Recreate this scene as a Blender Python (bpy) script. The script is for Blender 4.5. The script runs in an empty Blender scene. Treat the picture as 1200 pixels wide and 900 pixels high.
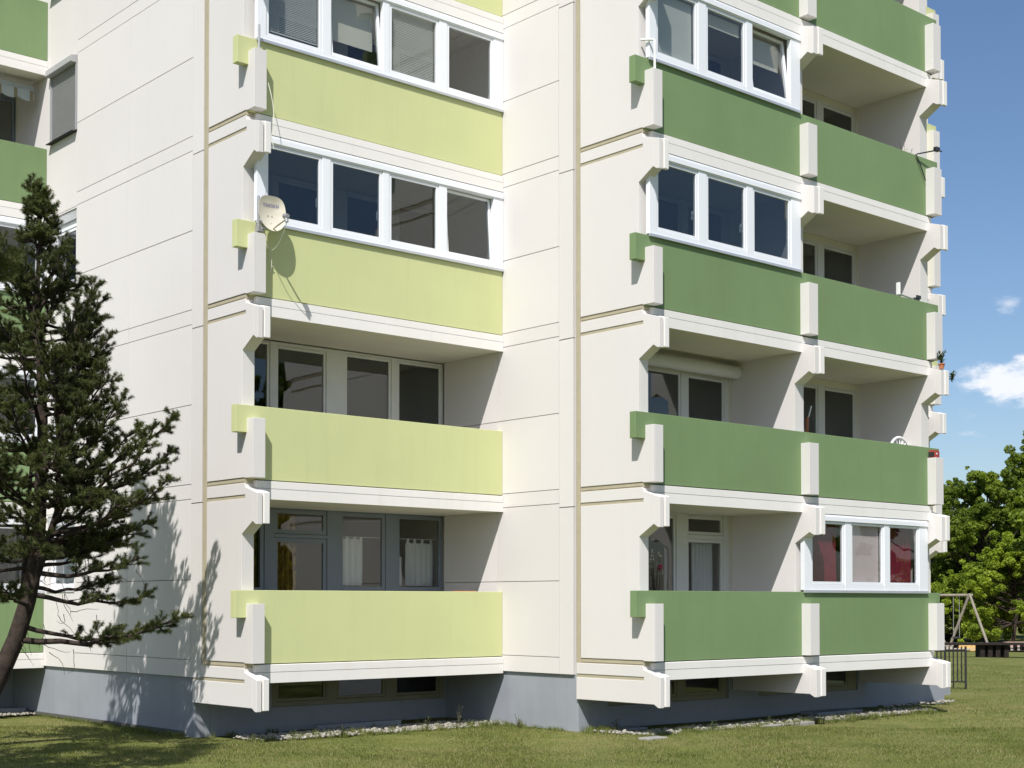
import bpy, bmesh, math, random
import numpy as np
from mathutils import Vector, Matrix
random.seed(7); rng = np.random.default_rng(11)
SC = bpy.context.scene
COL = SC.collection
CZ = 2.08                      # eye height above the lawn

# ------------------------------------------------------------------ camera
cam_d = bpy.data.cameras.new('camera'); cam = bpy.data.objects.new('camera', cam_d); COL.objects.link(cam)
SC.camera = cam
cam_d.sensor_width = 36; cam_d.lens = 1702.08 / 1200 * 36
cam_d.shift_y = (668.92 - 450) / 1200
cam_d.clip_end = 3000; cam_d.clip_start = 0.1
cam.location = (0, 0, CZ)
cam.rotation_euler = (math.radians(90 + 1.242), 0, math.radians(48.626 - 90))
SC.render.resolution_x = 1024; SC.render.resolution_y = 768

# ------------------------------------------------------------------ light, sky
SUN_TRAVEL = Vector((1.0, 0.78, -1.56)).normalized()
sd = bpy.data.lights.new('sun', 'SUN'); sd.energy = 4.6; sd.angle = math.radians(0.5); sd.color = (1.0, 0.965, 0.91)
sun = bpy.data.objects.new('sun', sd); COL.objects.link(sun)
sun.rotation_euler = SUN_TRAVEL.to_track_quat('-Z', 'Y').to_euler(); sun.location = (0, 0, 60)
SUN_EL = math.asin(-SUN_TRAVEL.z); SUN_AZ = math.atan2(-SUN_TRAVEL.x, -SUN_TRAVEL.y)

W = bpy.data.worlds.new('World'); SC.world = W; W.use_nodes = True
nt = W.node_tree; nt.nodes.clear()
def N(nt, t, **kw):
    n = nt.nodes.new(t)
    for k, v in kw.items():
        if k in n.inputs: n.inputs[k].default_value = v
        else: setattr(n, k, v)
    return n
sky = N(nt, 'ShaderNodeTexSky', sky_type='NISHITA', sun_disc=False, altitude=200.0, air_density=1.0, dust_density=1.2, ozone_density=3.0)
sky.sun_elevation = SUN_EL; sky.sun_rotation = SUN_AZ % (2 * math.pi)
bg = N(nt, 'ShaderNodeBackground', Strength=0.096)
geo = N(nt, 'ShaderNodeTexCoord')
noise = N(nt, 'ShaderNodeTexNoise', Scale=34.0, Detail=10.0, Roughness=0.6)
mp = N(nt, 'ShaderNodeMapping'); mp.inputs['Scale'].default_value = (1, 1, 2.2)
nt.links.new(geo.outputs['Generated'], mp.inputs['Vector']); nt.links.new(mp.outputs[0], noise.inputs['Vector'])
def px_dir(x, y):
    f = Vector((math.cos(math.radians(48.626)), math.sin(math.radians(48.626)), 0)); r = Vector((f.y, -f.x, 0)); p = math.radians(1.242)
    fw = f * math.cos(p) + Vector((0, 0, math.sin(p))); up = Vector((0, 0, math.cos(p))) - f * math.sin(p)
    return (fw * 1702.08 + r * (x - 600) + up * (668.92 - y)).normalized()
# a few fair-weather clouds low over the horizon, all round the compass
clouds = [(px_dir(1198, 444), 0.038, 0.016, 0.95), (px_dir(1180, 358), 0.010, 0.008, .20), (px_dir(1120, 500), 0.030, 0.012, .18)]
for az, el, w, h in ((-70, 7, .16, .05), (-30, 10, .2, .05), (-100, 12, .2, .06), (75, 9, .12, .05), (130, 14, .2, .07), (175, 8, .2, .05), (215, 18, .18, .07), (-135, 20, .18, .07), (20, 6, .05, .02)):
    a, e = math.radians(az), math.radians(el)
    clouds.append((Vector((math.cos(a) * math.cos(e), math.sin(a) * math.cos(e), math.sin(e))), w, h, .8))
acc = None
for d, w, h, amp in clouds:
    sub = N(nt, 'ShaderNodeVectorMath', operation='SUBTRACT'); nt.links.new(geo.outputs['Generated'], sub.inputs[0]); sub.inputs[1].default_value = d
    sc = N(nt, 'ShaderNodeVectorMath', operation='MULTIPLY'); nt.links.new(sub.outputs[0], sc.inputs[0]); sc.inputs[1].default_value = (1 / w, 1 / w, 1 / h)
    ln = N(nt, 'ShaderNodeVectorMath', operation='LENGTH'); nt.links.new(sc.outputs[0], ln.inputs[0])
    m = N(nt, 'ShaderNodeMapRange'); m.inputs['From Min'].default_value = 1.25; m.inputs['From Max'].default_value = 0.2; m.inputs['To Max'].default_value = amp
    nt.links.new(ln.outputs['Value'], m.inputs['Value'])
    if acc is None: acc = m.outputs[0]
    else:
        mx = N(nt, 'ShaderNodeMath', operation='MAXIMUM'); nt.links.new(acc, mx.inputs[0]); nt.links.new(m.outputs[0], mx.inputs[1]); acc = mx.outputs[0]
add = N(nt, 'ShaderNodeMath', operation='MULTIPLY_ADD'); nt.links.new(noise.outputs['Fac'], add.inputs[0]); add.inputs[1].default_value = 2.6; add.inputs[2].default_value = -1.34
s2 = N(nt, 'ShaderNodeMath', operation='ADD'); nt.links.new(add.outputs[0], s2.inputs[0]); nt.links.new(acc, s2.inputs[1])
mr = N(nt, 'ShaderNodeMapRange', interpolation_type='SMOOTHSTEP'); mr.inputs['From Min'].default_value = 0.12; mr.inputs['From Max'].default_value = 0.75; mr.inputs['To Max'].default_value = 0.9
nt.links.new(s2.outputs[0], mr.inputs['Value'])
gate = N(nt, 'ShaderNodeMath', operation='MULTIPLY', use_clamp=True)
g2 = N(nt, 'ShaderNodeMath', operation='MULTIPLY', use_clamp=True); g2.inputs[1].default_value = 3.0; nt.links.new(acc, g2.inputs[0])
nt.links.new(mr.outputs[0], gate.inputs[0]); nt.links.new(g2.outputs[0], gate.inputs[1])
mix = N(nt, 'ShaderNodeMix', data_type='RGBA'); mix.inputs[7].default_value = (8.6, 8.7, 9.2, 1)
hs = N(nt, 'ShaderNodeHueSaturation', Saturation=1.08); sm = N(nt, 'ShaderNodeMix', data_type='RGBA', blend_type='MULTIPLY'); sm.inputs[0].default_value = 1.0; sm.inputs[7].default_value = (1.04, 1.02, 1.03, 1)
nt.links.new(sky.outputs[0], sm.inputs[6]); nt.links.new(sm.outputs[2], hs.inputs['Color'])
nt.links.new(gate.outputs[0], mix.inputs[0]); nt.links.new(hs.outputs[0], mix.inputs[6])
out = N(nt, 'ShaderNodeOutputWorld'); nt.links.new(mix.outputs[2], bg.inputs['Color']); nt.links.new(bg.outputs[0], out.inputs['Surface'])

SC.view_settings.view_transform = 'Standard'; SC.view_settings.look = 'None'
SC.view_settings.exposure = 0.29; SC.view_settings.gamma = 1
SC.render.engine = 'CYCLES'

# ------------------------------------------------------------------ materials
def mat(name, c, rough=0.8, var=0.06, nscale=2.0, bump=0.0, bscale=60.0, c2=None, spec=0.3, stain=0.0, metal=0.0, drift=0.0):
    m = bpy.data.materials.new(name); m.use_nodes = True; t = m.node_tree; b = t.nodes['Principled BSDF']
    b.inputs['Roughness'].default_value = rough; b.inputs['Specular IOR Level'].default_value = spec; b.inputs['Metallic'].default_value = metal
    g = N(t, 'ShaderNodeNewGeometry')
    n1 = N(t, 'ShaderNodeTexNoise', Scale=nscale, Detail=6.0, Roughness=0.6); t.links.new(g.outputs['Position'], n1.inputs['Vector'])
    mx = N(t, 'ShaderNodeMix', data_type='RGBA')
    lo = tuple(x * (1 - var) for x in c); hi = tuple(min(1, x * (1 + var)) for x in c) if c2 is None else c2
    mx.inputs[6].default_value = (*lo, 1); mx.inputs[7].default_value = (*hi, 1)
    r = N(t, 'ShaderNodeMapRange'); r.inputs['From Min'].default_value = 0.32; r.inputs['From Max'].default_value = 0.68
    t.links.new(n1.outputs['Fac'], r.inputs['Value']); t.links.new(r.outputs[0], mx.inputs[0])
    col = mx.outputs[2]
    if stain:
        # long vertical rain runs and dust
        mp = N(t, 'ShaderNodeMapping'); mp.inputs['Scale'].default_value = (5.5, 5.5, 0.35); t.links.new(g.outputs['Position'], mp.inputs['Vector'])
        n2 = N(t, 'ShaderNodeTexNoise', Scale=1.0, Detail=8.0, Roughness=0.65); t.links.new(mp.outputs[0], n2.inputs['Vector'])
        r2 = N(t, 'ShaderNodeMapRange'); r2.inputs['From Min'].default_value = 0.52; r2.inputs['From Max'].default_value = 0.78; r2.inputs['To Max'].default_value = stain
        t.links.new(n2.outputs['Fac'], r2.inputs['Value'])
        m2 = N(t, 'ShaderNodeMix', data_type='RGBA', blend_type='MULTIPLY'); m2.inputs[7].default_value = (0.62, 0.6, 0.54, 1)
        t.links.new(r2.outputs[0], m2.inputs[0]); t.links.new(col, m2.inputs[6]); col = m2.outputs[2]
    if drift:      # every piece came out of its mould a shade different
        oi = N(t, 'ShaderNodeObjectInfo'); rm = N(t, 'ShaderNodeMapRange'); rm.inputs['To Min'].default_value = 1 - drift; rm.inputs['To Max'].default_value = 1.0; t.links.new(oi.outputs['Random'], rm.inputs['Value'])
        m3 = N(t, 'ShaderNodeMix', data_type='RGBA', blend_type='MULTIPLY'); m3.inputs[0].default_value = 1.0; t.links.new(col, m3.inputs[6]); t.links.new(rm.outputs[0], m3.inputs[7]); col = m3.outputs[2]
    t.links.new(col, b.inputs['Base Color'])
    if bump:
        n3 = N(t, 'ShaderNodeTexNoise', Scale=bscale, Detail=4.0); t.links.new(g.outputs['Position'], n3.inputs['Vector'])
        bp = N(t, 'ShaderNodeBump', Strength=bump, Distance=0.01); t.links.new(n3.outputs['Fac'], bp.inputs['Height']); t.links.new(bp.outputs[0], b.inputs['Normal'])
    return m
def glass(name, tint=(0.70, 0.73, 0.74), ior=0.06):
    m = bpy.data.materials.new(name); m.use_nodes = True; t = m.node_tree; t.nodes.clear()
    o = N(t, 'ShaderNodeOutputMaterial'); tr = N(t, 'ShaderNodeBsdfTransparent', Color=(*tint, 1)); gl = N(t, 'ShaderNodeBsdfGlossy', Roughness=0.012)
    gl.inputs['Color'].default_value = (1, 1, 1, 1)
    lw_ = N(t, 'ShaderNodeLayerWeight', Blend=0.5); pw = N(t, 'ShaderNodeMath', operation='POWER'); t.links.new(lw_.outputs['Facing'], pw.inputs[0]); pw.inputs[1].default_value = 4.0
    fr = N(t, 'ShaderNodeMath', operation='MULTIPLY_ADD'); t.links.new(pw.outputs[0], fr.inputs[0]); fr.inputs[1].default_value = 0.9; fr.inputs[2].default_value = ior; mx = N(t, 'ShaderNodeMixShader')
    g = N(t, 'ShaderNodeNewGeometry'); n3 = N(t, 'ShaderNodeTexNoise', Scale=1.3, Detail=1.0); t.links.new(g.outputs['Position'], n3.inputs['Vector'])
    bp = N(t, 'ShaderNodeBump', Strength=0.06, Distance=0.05); t.links.new(n3.outputs['Fac'], bp.inputs['Height']); t.links.new(bp.outputs[0], gl.inputs['Normal'])
    t.links.new(fr.outputs[0], mx.inputs[0]); t.links.new(tr.outputs[0], mx.inputs[1]); t.links.new(gl.outputs[0], mx.inputs[2]); t.links.new(mx.outputs[0], o.inputs['Surface'])
    return m
def leafmat(name, c, c2, trans=0.35, nscale=1.2):
    m = bpy.data.materials.new(name); m.use_nodes = True; t = m.node_tree; t.nodes.clear()
    o = N(t, 'ShaderNodeOutputMaterial'); d = N(t, 'ShaderNodeBsdfPrincipled', Roughness=0.55); d.inputs['Specular IOR Level'].default_value = 0.3
    tl = N(t, 'ShaderNodeBsdfTranslucent'); mx = N(t, 'ShaderNodeMixShader', Fac=trans)
    g = N(t, 'ShaderNodeNewGeometry'); n1 = N(t, 'ShaderNodeTexNoise', Scale=nscale, Detail=5.0, Roughness=0.7); t.links.new(g.outputs['Position'], n1.inputs['Vector'])
    r = N(t, 'ShaderNodeMapRange'); r.inputs['From Min'].default_value = 0.3; r.inputs['From Max'].default_value = 0.7; t.links.new(n1.outputs['Fac'], r.inputs['Value'])
    rnd = N(t, 'ShaderNodeMath', operation='MULTIPLY_ADD'); t.links.new(g.outputs['Random Per Island'], rnd.inputs[0]); rnd.inputs[1].default_value = 0.6; rnd.inputs[2].default_value = -0.3
    ad = N(t, 'ShaderNodeMath', operation='ADD', use_clamp=True); t.links.new(r.outputs[0], ad.inputs[0]); t.links.new(rnd.outputs[0], ad.inputs[1])
    cm = N(t, 'ShaderNodeMix', data_type='RGBA'); cm.inputs[6].default_value = (*c, 1); cm.inputs[7].default_value = (*c2, 1); t.links.new(ad.outputs[0], cm.inputs[0])
    t.links.new(cm.outputs[2], d.inputs['Base Color']); 
    br = N(t, 'ShaderNodeMix', data_type='RGBA', blend_type='MULTIPLY'); br.inputs[0].default_value = 1; br.inputs[7].default_value = (1.0, 1.1, .5, 1); t.links.new(cm.outputs[2], br.inputs[6])
    t.links.new(br.outputs[2], tl.inputs['Color'])
    t.links.new(d.outputs[0], mx.inputs[1]); t.links.new(tl.outputs[0], mx.inputs[2]); t.links.new(mx.outputs[0], o.inputs['Surface'])
    return m
M = {}
M['wall'] = mat('painted_render', (0.682, 0.655, 0.640), 0.85, 0.015, 0.6, 0.10, 90, stain=0.05, drift=0.05)
M['trim'] = mat('painted_concrete', (0.78, 0.755, 0.73), 0.8, 0.02, 1.5, 0.10, 120, stain=0.14, drift=0.04)
M['ceiling'] = mat('loggia_paint', (0.63, 0.61, 0.515), 0.85, 0.04, 1.0, 0.1, 60, stain=0.08)
M['lime'] = mat('lime_parapet_paint', (0.565, 0.595, 0.30), 0.75, 0.03, 0.8, 0.08, 120, stain=0.14, drift=0.04)
M['green'] = mat('green_parapet_paint', (0.185, 0.27, 0.125), 0.7, 0.05, 0.8, 0.08, 120, stain=0.20, drift=0.08)
M['beige'] = mat('joint_sealant', (0.42, 0.375, 0.27), 0.7, 0.06, 5.0, 0.15, 50)
M['plinth'] = mat('plinth_grey_paint', (0.29, 0.31, 0.345), 0.85, 0.07, 1.1, 0.15, 70, stain=0.22)
M['pvc'] = mat('white_window_frame', (0.80, 0.82, 0.86), 0.35, 0.01, 3, spec=0.5)
M['oldpvc'] = mat('off_white_window_frame', (0.60, 0.61, 0.60), 0.45, 0.03, 3, spec=0.4)
M['greyframe'] = mat('blue_grey_window_frame', (0.17, 0.20, 0.235), 0.5, 0.05, 3, spec=0.4)
M['olive'] = mat('olive_window_frame', (0.24, 0.23, 0.16), 0.6, 0.06, 3)
M['sill'] = mat('aluminium_sill', (0.55, 0.57, 0.60), 0.35, 0.04, 6, metal=0.4, spec=0.5)
M['alu'] = mat('grey_metal', (0.42, 0.42, 0.43), 0.4, 0.06, 8, metal=0.5, spec=0.5)
M['shutter'] = mat('grey_shutter', (0.36, 0.365, 0.37), 0.5, 0.04, 5)
M['dark'] = mat('black_rubber', (0.02, 0.02, 0.02), 0.6, 0.1, 5)
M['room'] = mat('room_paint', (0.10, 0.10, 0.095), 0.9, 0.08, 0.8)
M['glass'] = glass('window_glass', (0.66, 0.69, 0.70))
M['clearglass'] = glass('clear_window_glass', (0.87, 0.88, 0.88), 0.045)
M['blind'] = mat('pale_blind', (0.62, 0.64, 0.60), 0.6, 0.03, 3)
M['rollerblind'] = mat('cream_roller_blind', (0.66, 0.65, 0.56), 0.8, 0.03, 3)
M['voile'] = mat('white_curtain', (0.75, 0.77, 0.78), 0.9, 0.04, 4)
M['red'] = mat('dark_red_curtain', (0.19, 0.012, 0.035), 0.9, 0.2, 6)
M['pinknet'] = mat('pale_pink_net', (0.75, 0.62, 0.62), 0.9, 0.04, 4)
M['ochre'] = mat('ochre_curtain', (0.66, 0.46, 0.07), 0.9, 0.3, 9, c2=(0.14, 0.06, 0.02))
M['dish'] = mat('cream_dish_paint', (0.60, 0.56, 0.46), 0.45, 0.05, 6)
M['ink'] = mat('blue_print', (0.07, 0.06, 0.30), 0.6, 0.1, 9)
M['cable'] = mat('white_cable', (0.62, 0.62, 0.52), 0.5, 0.1, 9)
M['black'] = mat('black_paint', (0.03, 0.03, 0.033), 0.4, 0.1, 9, spec=0.5)
M['wood'] = mat('weathered_wood', (0.26, 0.235, 0.19), 0.85, 0.2, 4, 0.2, 30)
M['planks'] = mat('yellow_wood', (0.60, 0.40, 0.16), 0.8, 0.15, 4)
M['pinkwood'] = mat('faded_red_wood', (0.50, 0.34, 0.27), 0.8, 0.15, 4)
M['brown'] = mat('dark_brown_wood', (0.02, 0.014, 0.012), 0.8, 0.2, 4)
M['concrete'] = mat('bare_concrete', (0.30, 0.29, 0.27), 0.9, 0.12, 6, 0.3, 50)
M['white'] = mat('white_plastic', (0.8, 0.8, 0.8), 0.4, 0.02, 5)
M['redp'] = mat('red_plastic', (0.34, 0.05, 0.045), 0.4, 0.1, 5)
M['terra'] = mat('terracotta', (0.45, 0.17, 0.08), 0.8, 0.12, 8)
M['shadeslab'] = mat('shade_toned_slab_underside', (0.13, 0.125, 0.115), 0.95, 0.15, 3, 0.3, 40)  # lowest slab coloured darker to deepen the shade under the balconies
M['bark'] = mat('pine_bark', (0.045, 0.033, 0.026), 0.95, 0.4, 9, 0.8, 25)
M['twig'] = mat('bare_twig', (0.10, 0.075, 0.055), 0.9, 0.3, 9)
M['fabric'] = mat('awning_fabric', (0.33, 0.37, 0.36), 0.85, 0.06, 8)
M['fabricband'] = mat('awning_brown_bands', (0.20, 0.17, 0.10), 0.85, 0.06, 8)
M['pebble'] = mat('pale_pebbles', (0.16, 0.15, 0.12), 0.85, 0.3, 22, c2=(0.50, 0.47, 0.41))
M['sand'] = mat('playground_sand', (0.42, 0.36, 0.28), 0.95, 0.1, 2)
M['needle'] = leafmat('pine_needles', (0.036, 0.046, 0.018), (0.125, 0.145, 0.038), 0.25, 1.6)
M['leafA'] = leafmat('fresh_green_leaves', (0.13, 0.20, 0.02), (0.38, 0.46, 0.045), 0.45, 0.5)
M['leafB'] = leafmat('mid_green_leaves', (0.08, 0.13, 0.016), (0.28, 0.35, 0.04), 0.46, 0.5)
M['leafC'] = leafmat('dark_green_leaves', (0.055, 0.085, 0.016), (0.17, 0.21, 0.04), 0.36, 0.5)
M['potleaf'] = leafmat('pot_plant_leaves', (0.03, 0.06, 0.02), (0.09, 0.15, 0.05), 0.3, 6)
M['pink'] = mat('pink_petals', (0.62, 0.03, 0.22), 0.7, 0.2, 9)
M['palepetal'] = mat('pale_petals', (0.75, 0.7, 0.6), 0.7, 0.1, 9)

# ------------------------------------------------------------------ mesh helpers
class MB:
    def __init__(s): s.v = []; s.f = []
    def add(s, vs, fs):
        o = len(s.v); s.v += [tuple(map(float, v)) for v in vs]; s.f += [tuple(i + o for i in f) for f in fs]; return s
    def box(s, x0, x1, y0, y1, z0, z1):
        if x0 > x1: x0, x1 = x1, x0
        if y0 > y1: y0, y1 = y1, y0
        if z0 > z1: z0, z1 = z1, z0
        return s.add([(x0, y0, z0), (x1, y0, z0), (x1, y1, z0), (x0, y1, z0), (x0, y0, z1), (x1, y0, z1), (x1, y1, z1), (x0, y1, z1)],
                     [(0, 3, 2, 1), (4, 5, 6, 7), (0, 1, 5, 4), (1, 2, 6, 5), (2, 3, 7, 6), (3, 0, 4, 7)])
    def prism_x(s, pts, x0, x1):      # pts = [(y,z)...], extruded along x
        n = len(pts); vs = [(x0, y, z) for y, z in pts] + [(x1, y, z) for y, z in pts]
        return s.add(vs, [tuple(range(n))[::-1], tuple(range(n, 2 * n))] + [(i, (i + 1) % n, n + (i + 1) % n, n + i) for i in range(n)])
    def prism_y(s, pts, y0, y1):      # pts = [(x,z)...]
        n = len(pts); vs = [(x, y0, z) for x, z in pts] + [(x, y1, z) for x, z in pts]
        return s.add(vs, [tuple(range(n)), tuple(range(n, 2 * n))[::-1]] + [(i, n + i, n + (i + 1) % n, (i + 1) % n) for i in range(n)])
    def tube(s, pts, r, n=6, cap=True):
        pts = [Vector(p) for p in pts]; rs = r if isinstance(r, (list, tuple)) else [r] * len(pts)
        rings = []; ref = Vector((0.31, 0.17, 0.93)).normalized()
        for i, p in enumerate(pts):
            d = (pts[min(i + 1, len(pts) - 1)] - pts[max(i - 1, 0)]).normalized()
            a = d.cross(ref)
            if a.length < .1: a = d.cross(Vector((1, 0, 0)))
            a.normalize(); b = d.cross(a)
            rings.append([p + (a * math.cos(2 * math.pi * k / n) + b * math.sin(2 * math.pi * k / n)) * rs[i] for k in range(n)])
        vs = [v for r_ in rings for v in r_]; fs = []
        for i in range(len(pts) - 1):
            for k in range(n): fs.append((i * n + k, i * n + (k + 1) % n, (i + 1) * n + (k + 1) % n, (i + 1) * n + k))
        if cap: fs += [tuple(range(n))[::-1], tuple(range((len(pts) - 1) * n, len(pts) * n))]
        return s.add(vs, fs)
    def lathe(s, prof, c, n=16):      # prof [(r,z)]
        vs = []; fs = []
        for r, z in prof:
            for k in range(n): vs.append((c[0] + r * math.cos(2 * math.pi * k / n), c[1] + r * math.sin(2 * math.pi * k / n), c[2] + z))
        for i in range(len(prof) - 1):
            for k in range(n): fs.append((i * n + k, i * n + (k + 1) % n, (i + 1) * n + (k + 1) % n, (i + 1) * n + k))
        return s.add(vs, fs)
    def xf(s, fn): s.v = [tuple(fn(Vector(v))) for v in s.v]; return s
WL = {}
def link_mesh(name, me, parent, c, m, kind):
    if isinstance(m, (list, tuple)):
        for q in m: me.materials.append(q)
    else: me.materials.append(m)
    o = bpy.data.objects.new(name, me); COL.objects.link(o)
    WL[o.name] = c
    if parent is not None: o.parent = parent; o.location = c - WL[parent.name]
    else: o.location = c
    if kind: o['kind'] = kind
    return o
def obj(name, mb, m, parent=None, bevel=0, kind=None, smooth=False, label=None):
    v = np.array(mb.v); lo = v.min(0); hi = v.max(0)
    c = Vector(((lo[0] + hi[0]) / 2, (lo[1] + hi[1]) / 2, lo[2]))
    me = bpy.data.meshes.new(name); me.from_pydata([tuple(p) for p in (v - np.array(c))], [], mb.f)
    bm = bmesh.new(); bm.from_mesh(me); bmesh.ops.recalc_face_normals(bm, faces=bm.faces); bm.to_mesh(me); bm.free()
    if smooth:
        for p in me.polygons: p.use_smooth = True
    me.update()
    o = link_mesh(name, me, parent, c, m, kind)
    if bevel:
        b = o.modifiers.new('bevel', 'BEVEL'); b.width = bevel; b.segments = 2; b.limit_method = 'ANGLE'; b.angle_limit = math.radians(35); b.harden_normals = False
    if label: o['label'] = label
    return o
def npobj(name, V, F, m, parent=None, kind=None):   # numpy verts (n,3), faces (k,3|4), one size
    V = np.asarray(V, np.float32); F = np.asarray(F, np.int32)
    c = Vector((float(V[:, 0].mean()), float(V[:, 1].mean()), float(V[:, 2].min())))
    me = bpy.data.meshes.new(name); k = F.shape[1]
    me.vertices.add(len(V)); me.vertices.foreach_set('co', (V - np.array(c, np.float32)).ravel())
    me.loops.add(F.size); me.loops.foreach_set('vertex_index', F.ravel())
    me.polygons.add(len(F)); me.polygons.foreach_set('loop_start', np.arange(0, F.size, k, dtype=np.int32))
    me.polygons.foreach_set('loop_total', np.full(len(F), k, np.int32)); me.update(calc_edges=True)
    return link_mesh(name, me, parent, c, m, kind)
def thing(name, label, cat, loc, group=None):
    o = bpy.data.objects.new(name, None); COL.objects.link(o); o.location = loc; WL[o.name] = Vector(loc); o.empty_display_size = .3
    o['label'] = label; o['category'] = cat
    if group: o['group'] = group
    return o
def tag(o, label, cat, group=None):
    o['label'] = label; o['category'] = cat
    if group: o['group'] = group
    return o

# ------------------------------------------------------------------ building constants (plan in metres, z over the lawn)
H = 2.75
A, B, C, D = 11.256, 16.281, 20.151, 24.014
V1, V2 = 18.774, 15.423
J1, J2 = 19.90, 16.81
W1, W2 = 20.33, 16.92
T, TC = 0.209, 0.258
NS = 6
def Z(n, z): return CZ + n * H + z
bld = thing('apartment_building', 'staggered pale apartment block with lime and dark green balcony parapets and grey plinth', 'apartment building', (18.0, 19.0, 0))

def side_unit(n, U, V0, Jb, t, name='balcony_side_panel', side_skin=True, m='wall'):
    """precast side panel of one storey: post beside the parapet, narrow middle, corbel with a lip under the slab above"""
    g = lambda v, z: (V0 + v, Z(n, z))
    jb = Jb - V0
    top = 2.75
    front_up = [(-.225, -.905), (-.225, -.022), (.09, -.022), (.09, top - 1.736), (-.216, top - 1.552), (-.225, top - 1.558)]
    corb = [(-.225, top - 1.106), (.0, top - 1.036), (.015, top - .975)]
    poly = [g(jb, -.893), g(.02, -.893), g(.0, -.905)] + [g(*p) for p in front_up + corb] + [g(jb, top - .975)]
    s = .03
    if side_skin:
        slot = [g(jb, top - 1.150), g(.0, top - 1.150), g(.0, top - 1.205), g(jb, top - 1.205)]
        mb = MB().prism_x(poly + slot, U, U + s).prism_x(poly, U + s, U + t)
    else:
        mb = MB().prism_x(poly, U, U + t)
    lipp = [g(-.224, top - 1.106), g(-.344, top - 1.142), g(-.344, top - 1.604), g(-.30, top - 1.604), g(-.224, top - 1.558)]
    w = (t - .02) / 2
    mb.prism_x(lipp, U + .0005, U + w - .01)
    o = obj(name, mb, M[m], bld, bevel=.006)
    lip2 = [(y - (.012 if y < V0 - .3 else 0), z + .012) for y, z in lipp]
    obj('corbel_tab', MB().prism_x(lip2, U + w + .012, U + t - .0005), M['trim'], o, bevel=.008)
    if side_skin:
        obj('joint_inlay', MB().box(U + .011, U + .0295, Jb - .001, V0 + .002, Z(n, top - 1.204), Z(n, top - 1.151)), M['beige'], o)
        # wide floor joint below this panel
        obj('joint_inlay', MB().box(U + .013, U + .17, Jb - .001, V0 + .005, Z(n, -.974), Z(n, -.894)).box(U + .006, U + .0125, Jb - .002, V0 + .03, Z(n, -.955), Z(n, -.938)), M['beige'], o)
    return o
def foot_unit(U, V0, Wb, t, side_skin=True, low=-1.56, m='wall'):
    """lowest piece of the side panel, hanging below the ground floor slab"""
    g = lambda v, z: (V0 + v, Z(0, z))
    jb = Wb - V0
    poly = [g(jb, low), g(-.21, low), g(-.225, low - .008), g(-.225, -1.106), g(0, -1.036), g(.015, -.975), g(jb, -.975)]
    if side_skin:
        slot = [g(jb, -1.150), g(0, -1.150), g(0, -1.205), g(jb, -1.205)]
        mb = MB().prism_x(poly + slot, U, U + .03).prism_x(poly, U + .03, U + t)
    else: mb = MB().prism_x(poly, U, U + t)
    lipp = [g(-.224, -1.106), g(-.344, -1.142), g(-.344, low - .05), g(-.30, low - .05), g(-.224, low - .01)]
    w = (t - .02) / 2
    mb.prism_x(lipp, U + .0005, U + w - .01)
    o = obj('balcony_side_panel', mb, M[m], bld, bevel=.006)
    lip2 = [(y - (.012 if y < V0 - .3 else 0), z + .012) for y, z in lipp]
    obj('corbel_tab', MB().prism_x(lip2, U + w + .012, U + t - .0005), M['trim'], o, bevel=.008)
    if side_skin:
        obj('joint_inlay', MB().box(U + .011, U + .0295, Wb - .002, V0 + .002, Z(0, -1.204), Z(0, -1.151)), M['beige'], o)
def parapet(n, u0, u1, V0, m, nubl=0, nubr=0):
    lo, hi, nb = Z(n, -.917), Z(n, .18), Z(n, -.23)
    p = []
    if nubl: p += [(u0 - nubl, hi), (u0 - nubl, nb), (u0 + .03, nb), (u0 + .03, lo)]
    else: p += [(u0, hi), (u0, lo)]
    if nubr: p += [(u1 - .01, lo), (u1 - .01, nb), (u1 + nubr, nb), (u1 + nubr, hi)]
    else: p += [(u1, lo), (u1, hi)]
    return obj('balcony_parapet', MB().prism_y(p, V0 - .045, V0 + .083), M[m], bld, bevel=.006)
def slab(n, u0, u1, V0, Wb):
    o = obj('floor_slab', MB().box(u0, u1, V0 - .058, Wb + 3.6, Z(n, -1.205), Z(n, -1.056)), M['shadeslab' if n == 0 else 'ceiling'], bld, bevel=.004)
    obj('slab_edge', MB().prism_x([(V0 - .068, Z(n, -1.046)), (V0 - .068, Z(n, -.935)), (V0 + .01, Z(n, -.925)), (Wb - .01, Z(n, -.925)), (Wb - .01, Z(n, -1.046))], u0, u1), M['trim'], o, bevel=.004)
    obj('slab_face', MB().box(u0, u1, V0 - .0672, V0 - .0585, Z(n, -1.207), Z(n, -1.0505)), M['trim'], o)
    return o

for n in range(NS):
    side_unit(n, A, V1, J1, T)
    side_unit(n, B, V2, J2, T)
    side_unit(n, C, V2, W2, TC, side_skin=False)
    side_unit(n, D, V2, W2 + 1.0, TC, side_skin=False)
    parapet(n, A, B - .004, V1, 'lime', nubl=.19)
    parapet(n, B, C + .128, V2, 'green', nubl=.215)
    parapet(n, C + .134, D + TC, V2, 'green', nubr=.14)
for n in range(NS + 1):
    slab(n, A + .14, B - .004, V1, W1)
    slab(n, B + .14, D + .14, V2, W2)
foot_unit(A, V1, W1 - .01, T); foot_unit(B, V2, W2 - .004, T); foot_unit(C, V2, W2 - .01, TC, False); foot_unit(D, V2, W2 + .9, TC, False)

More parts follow.
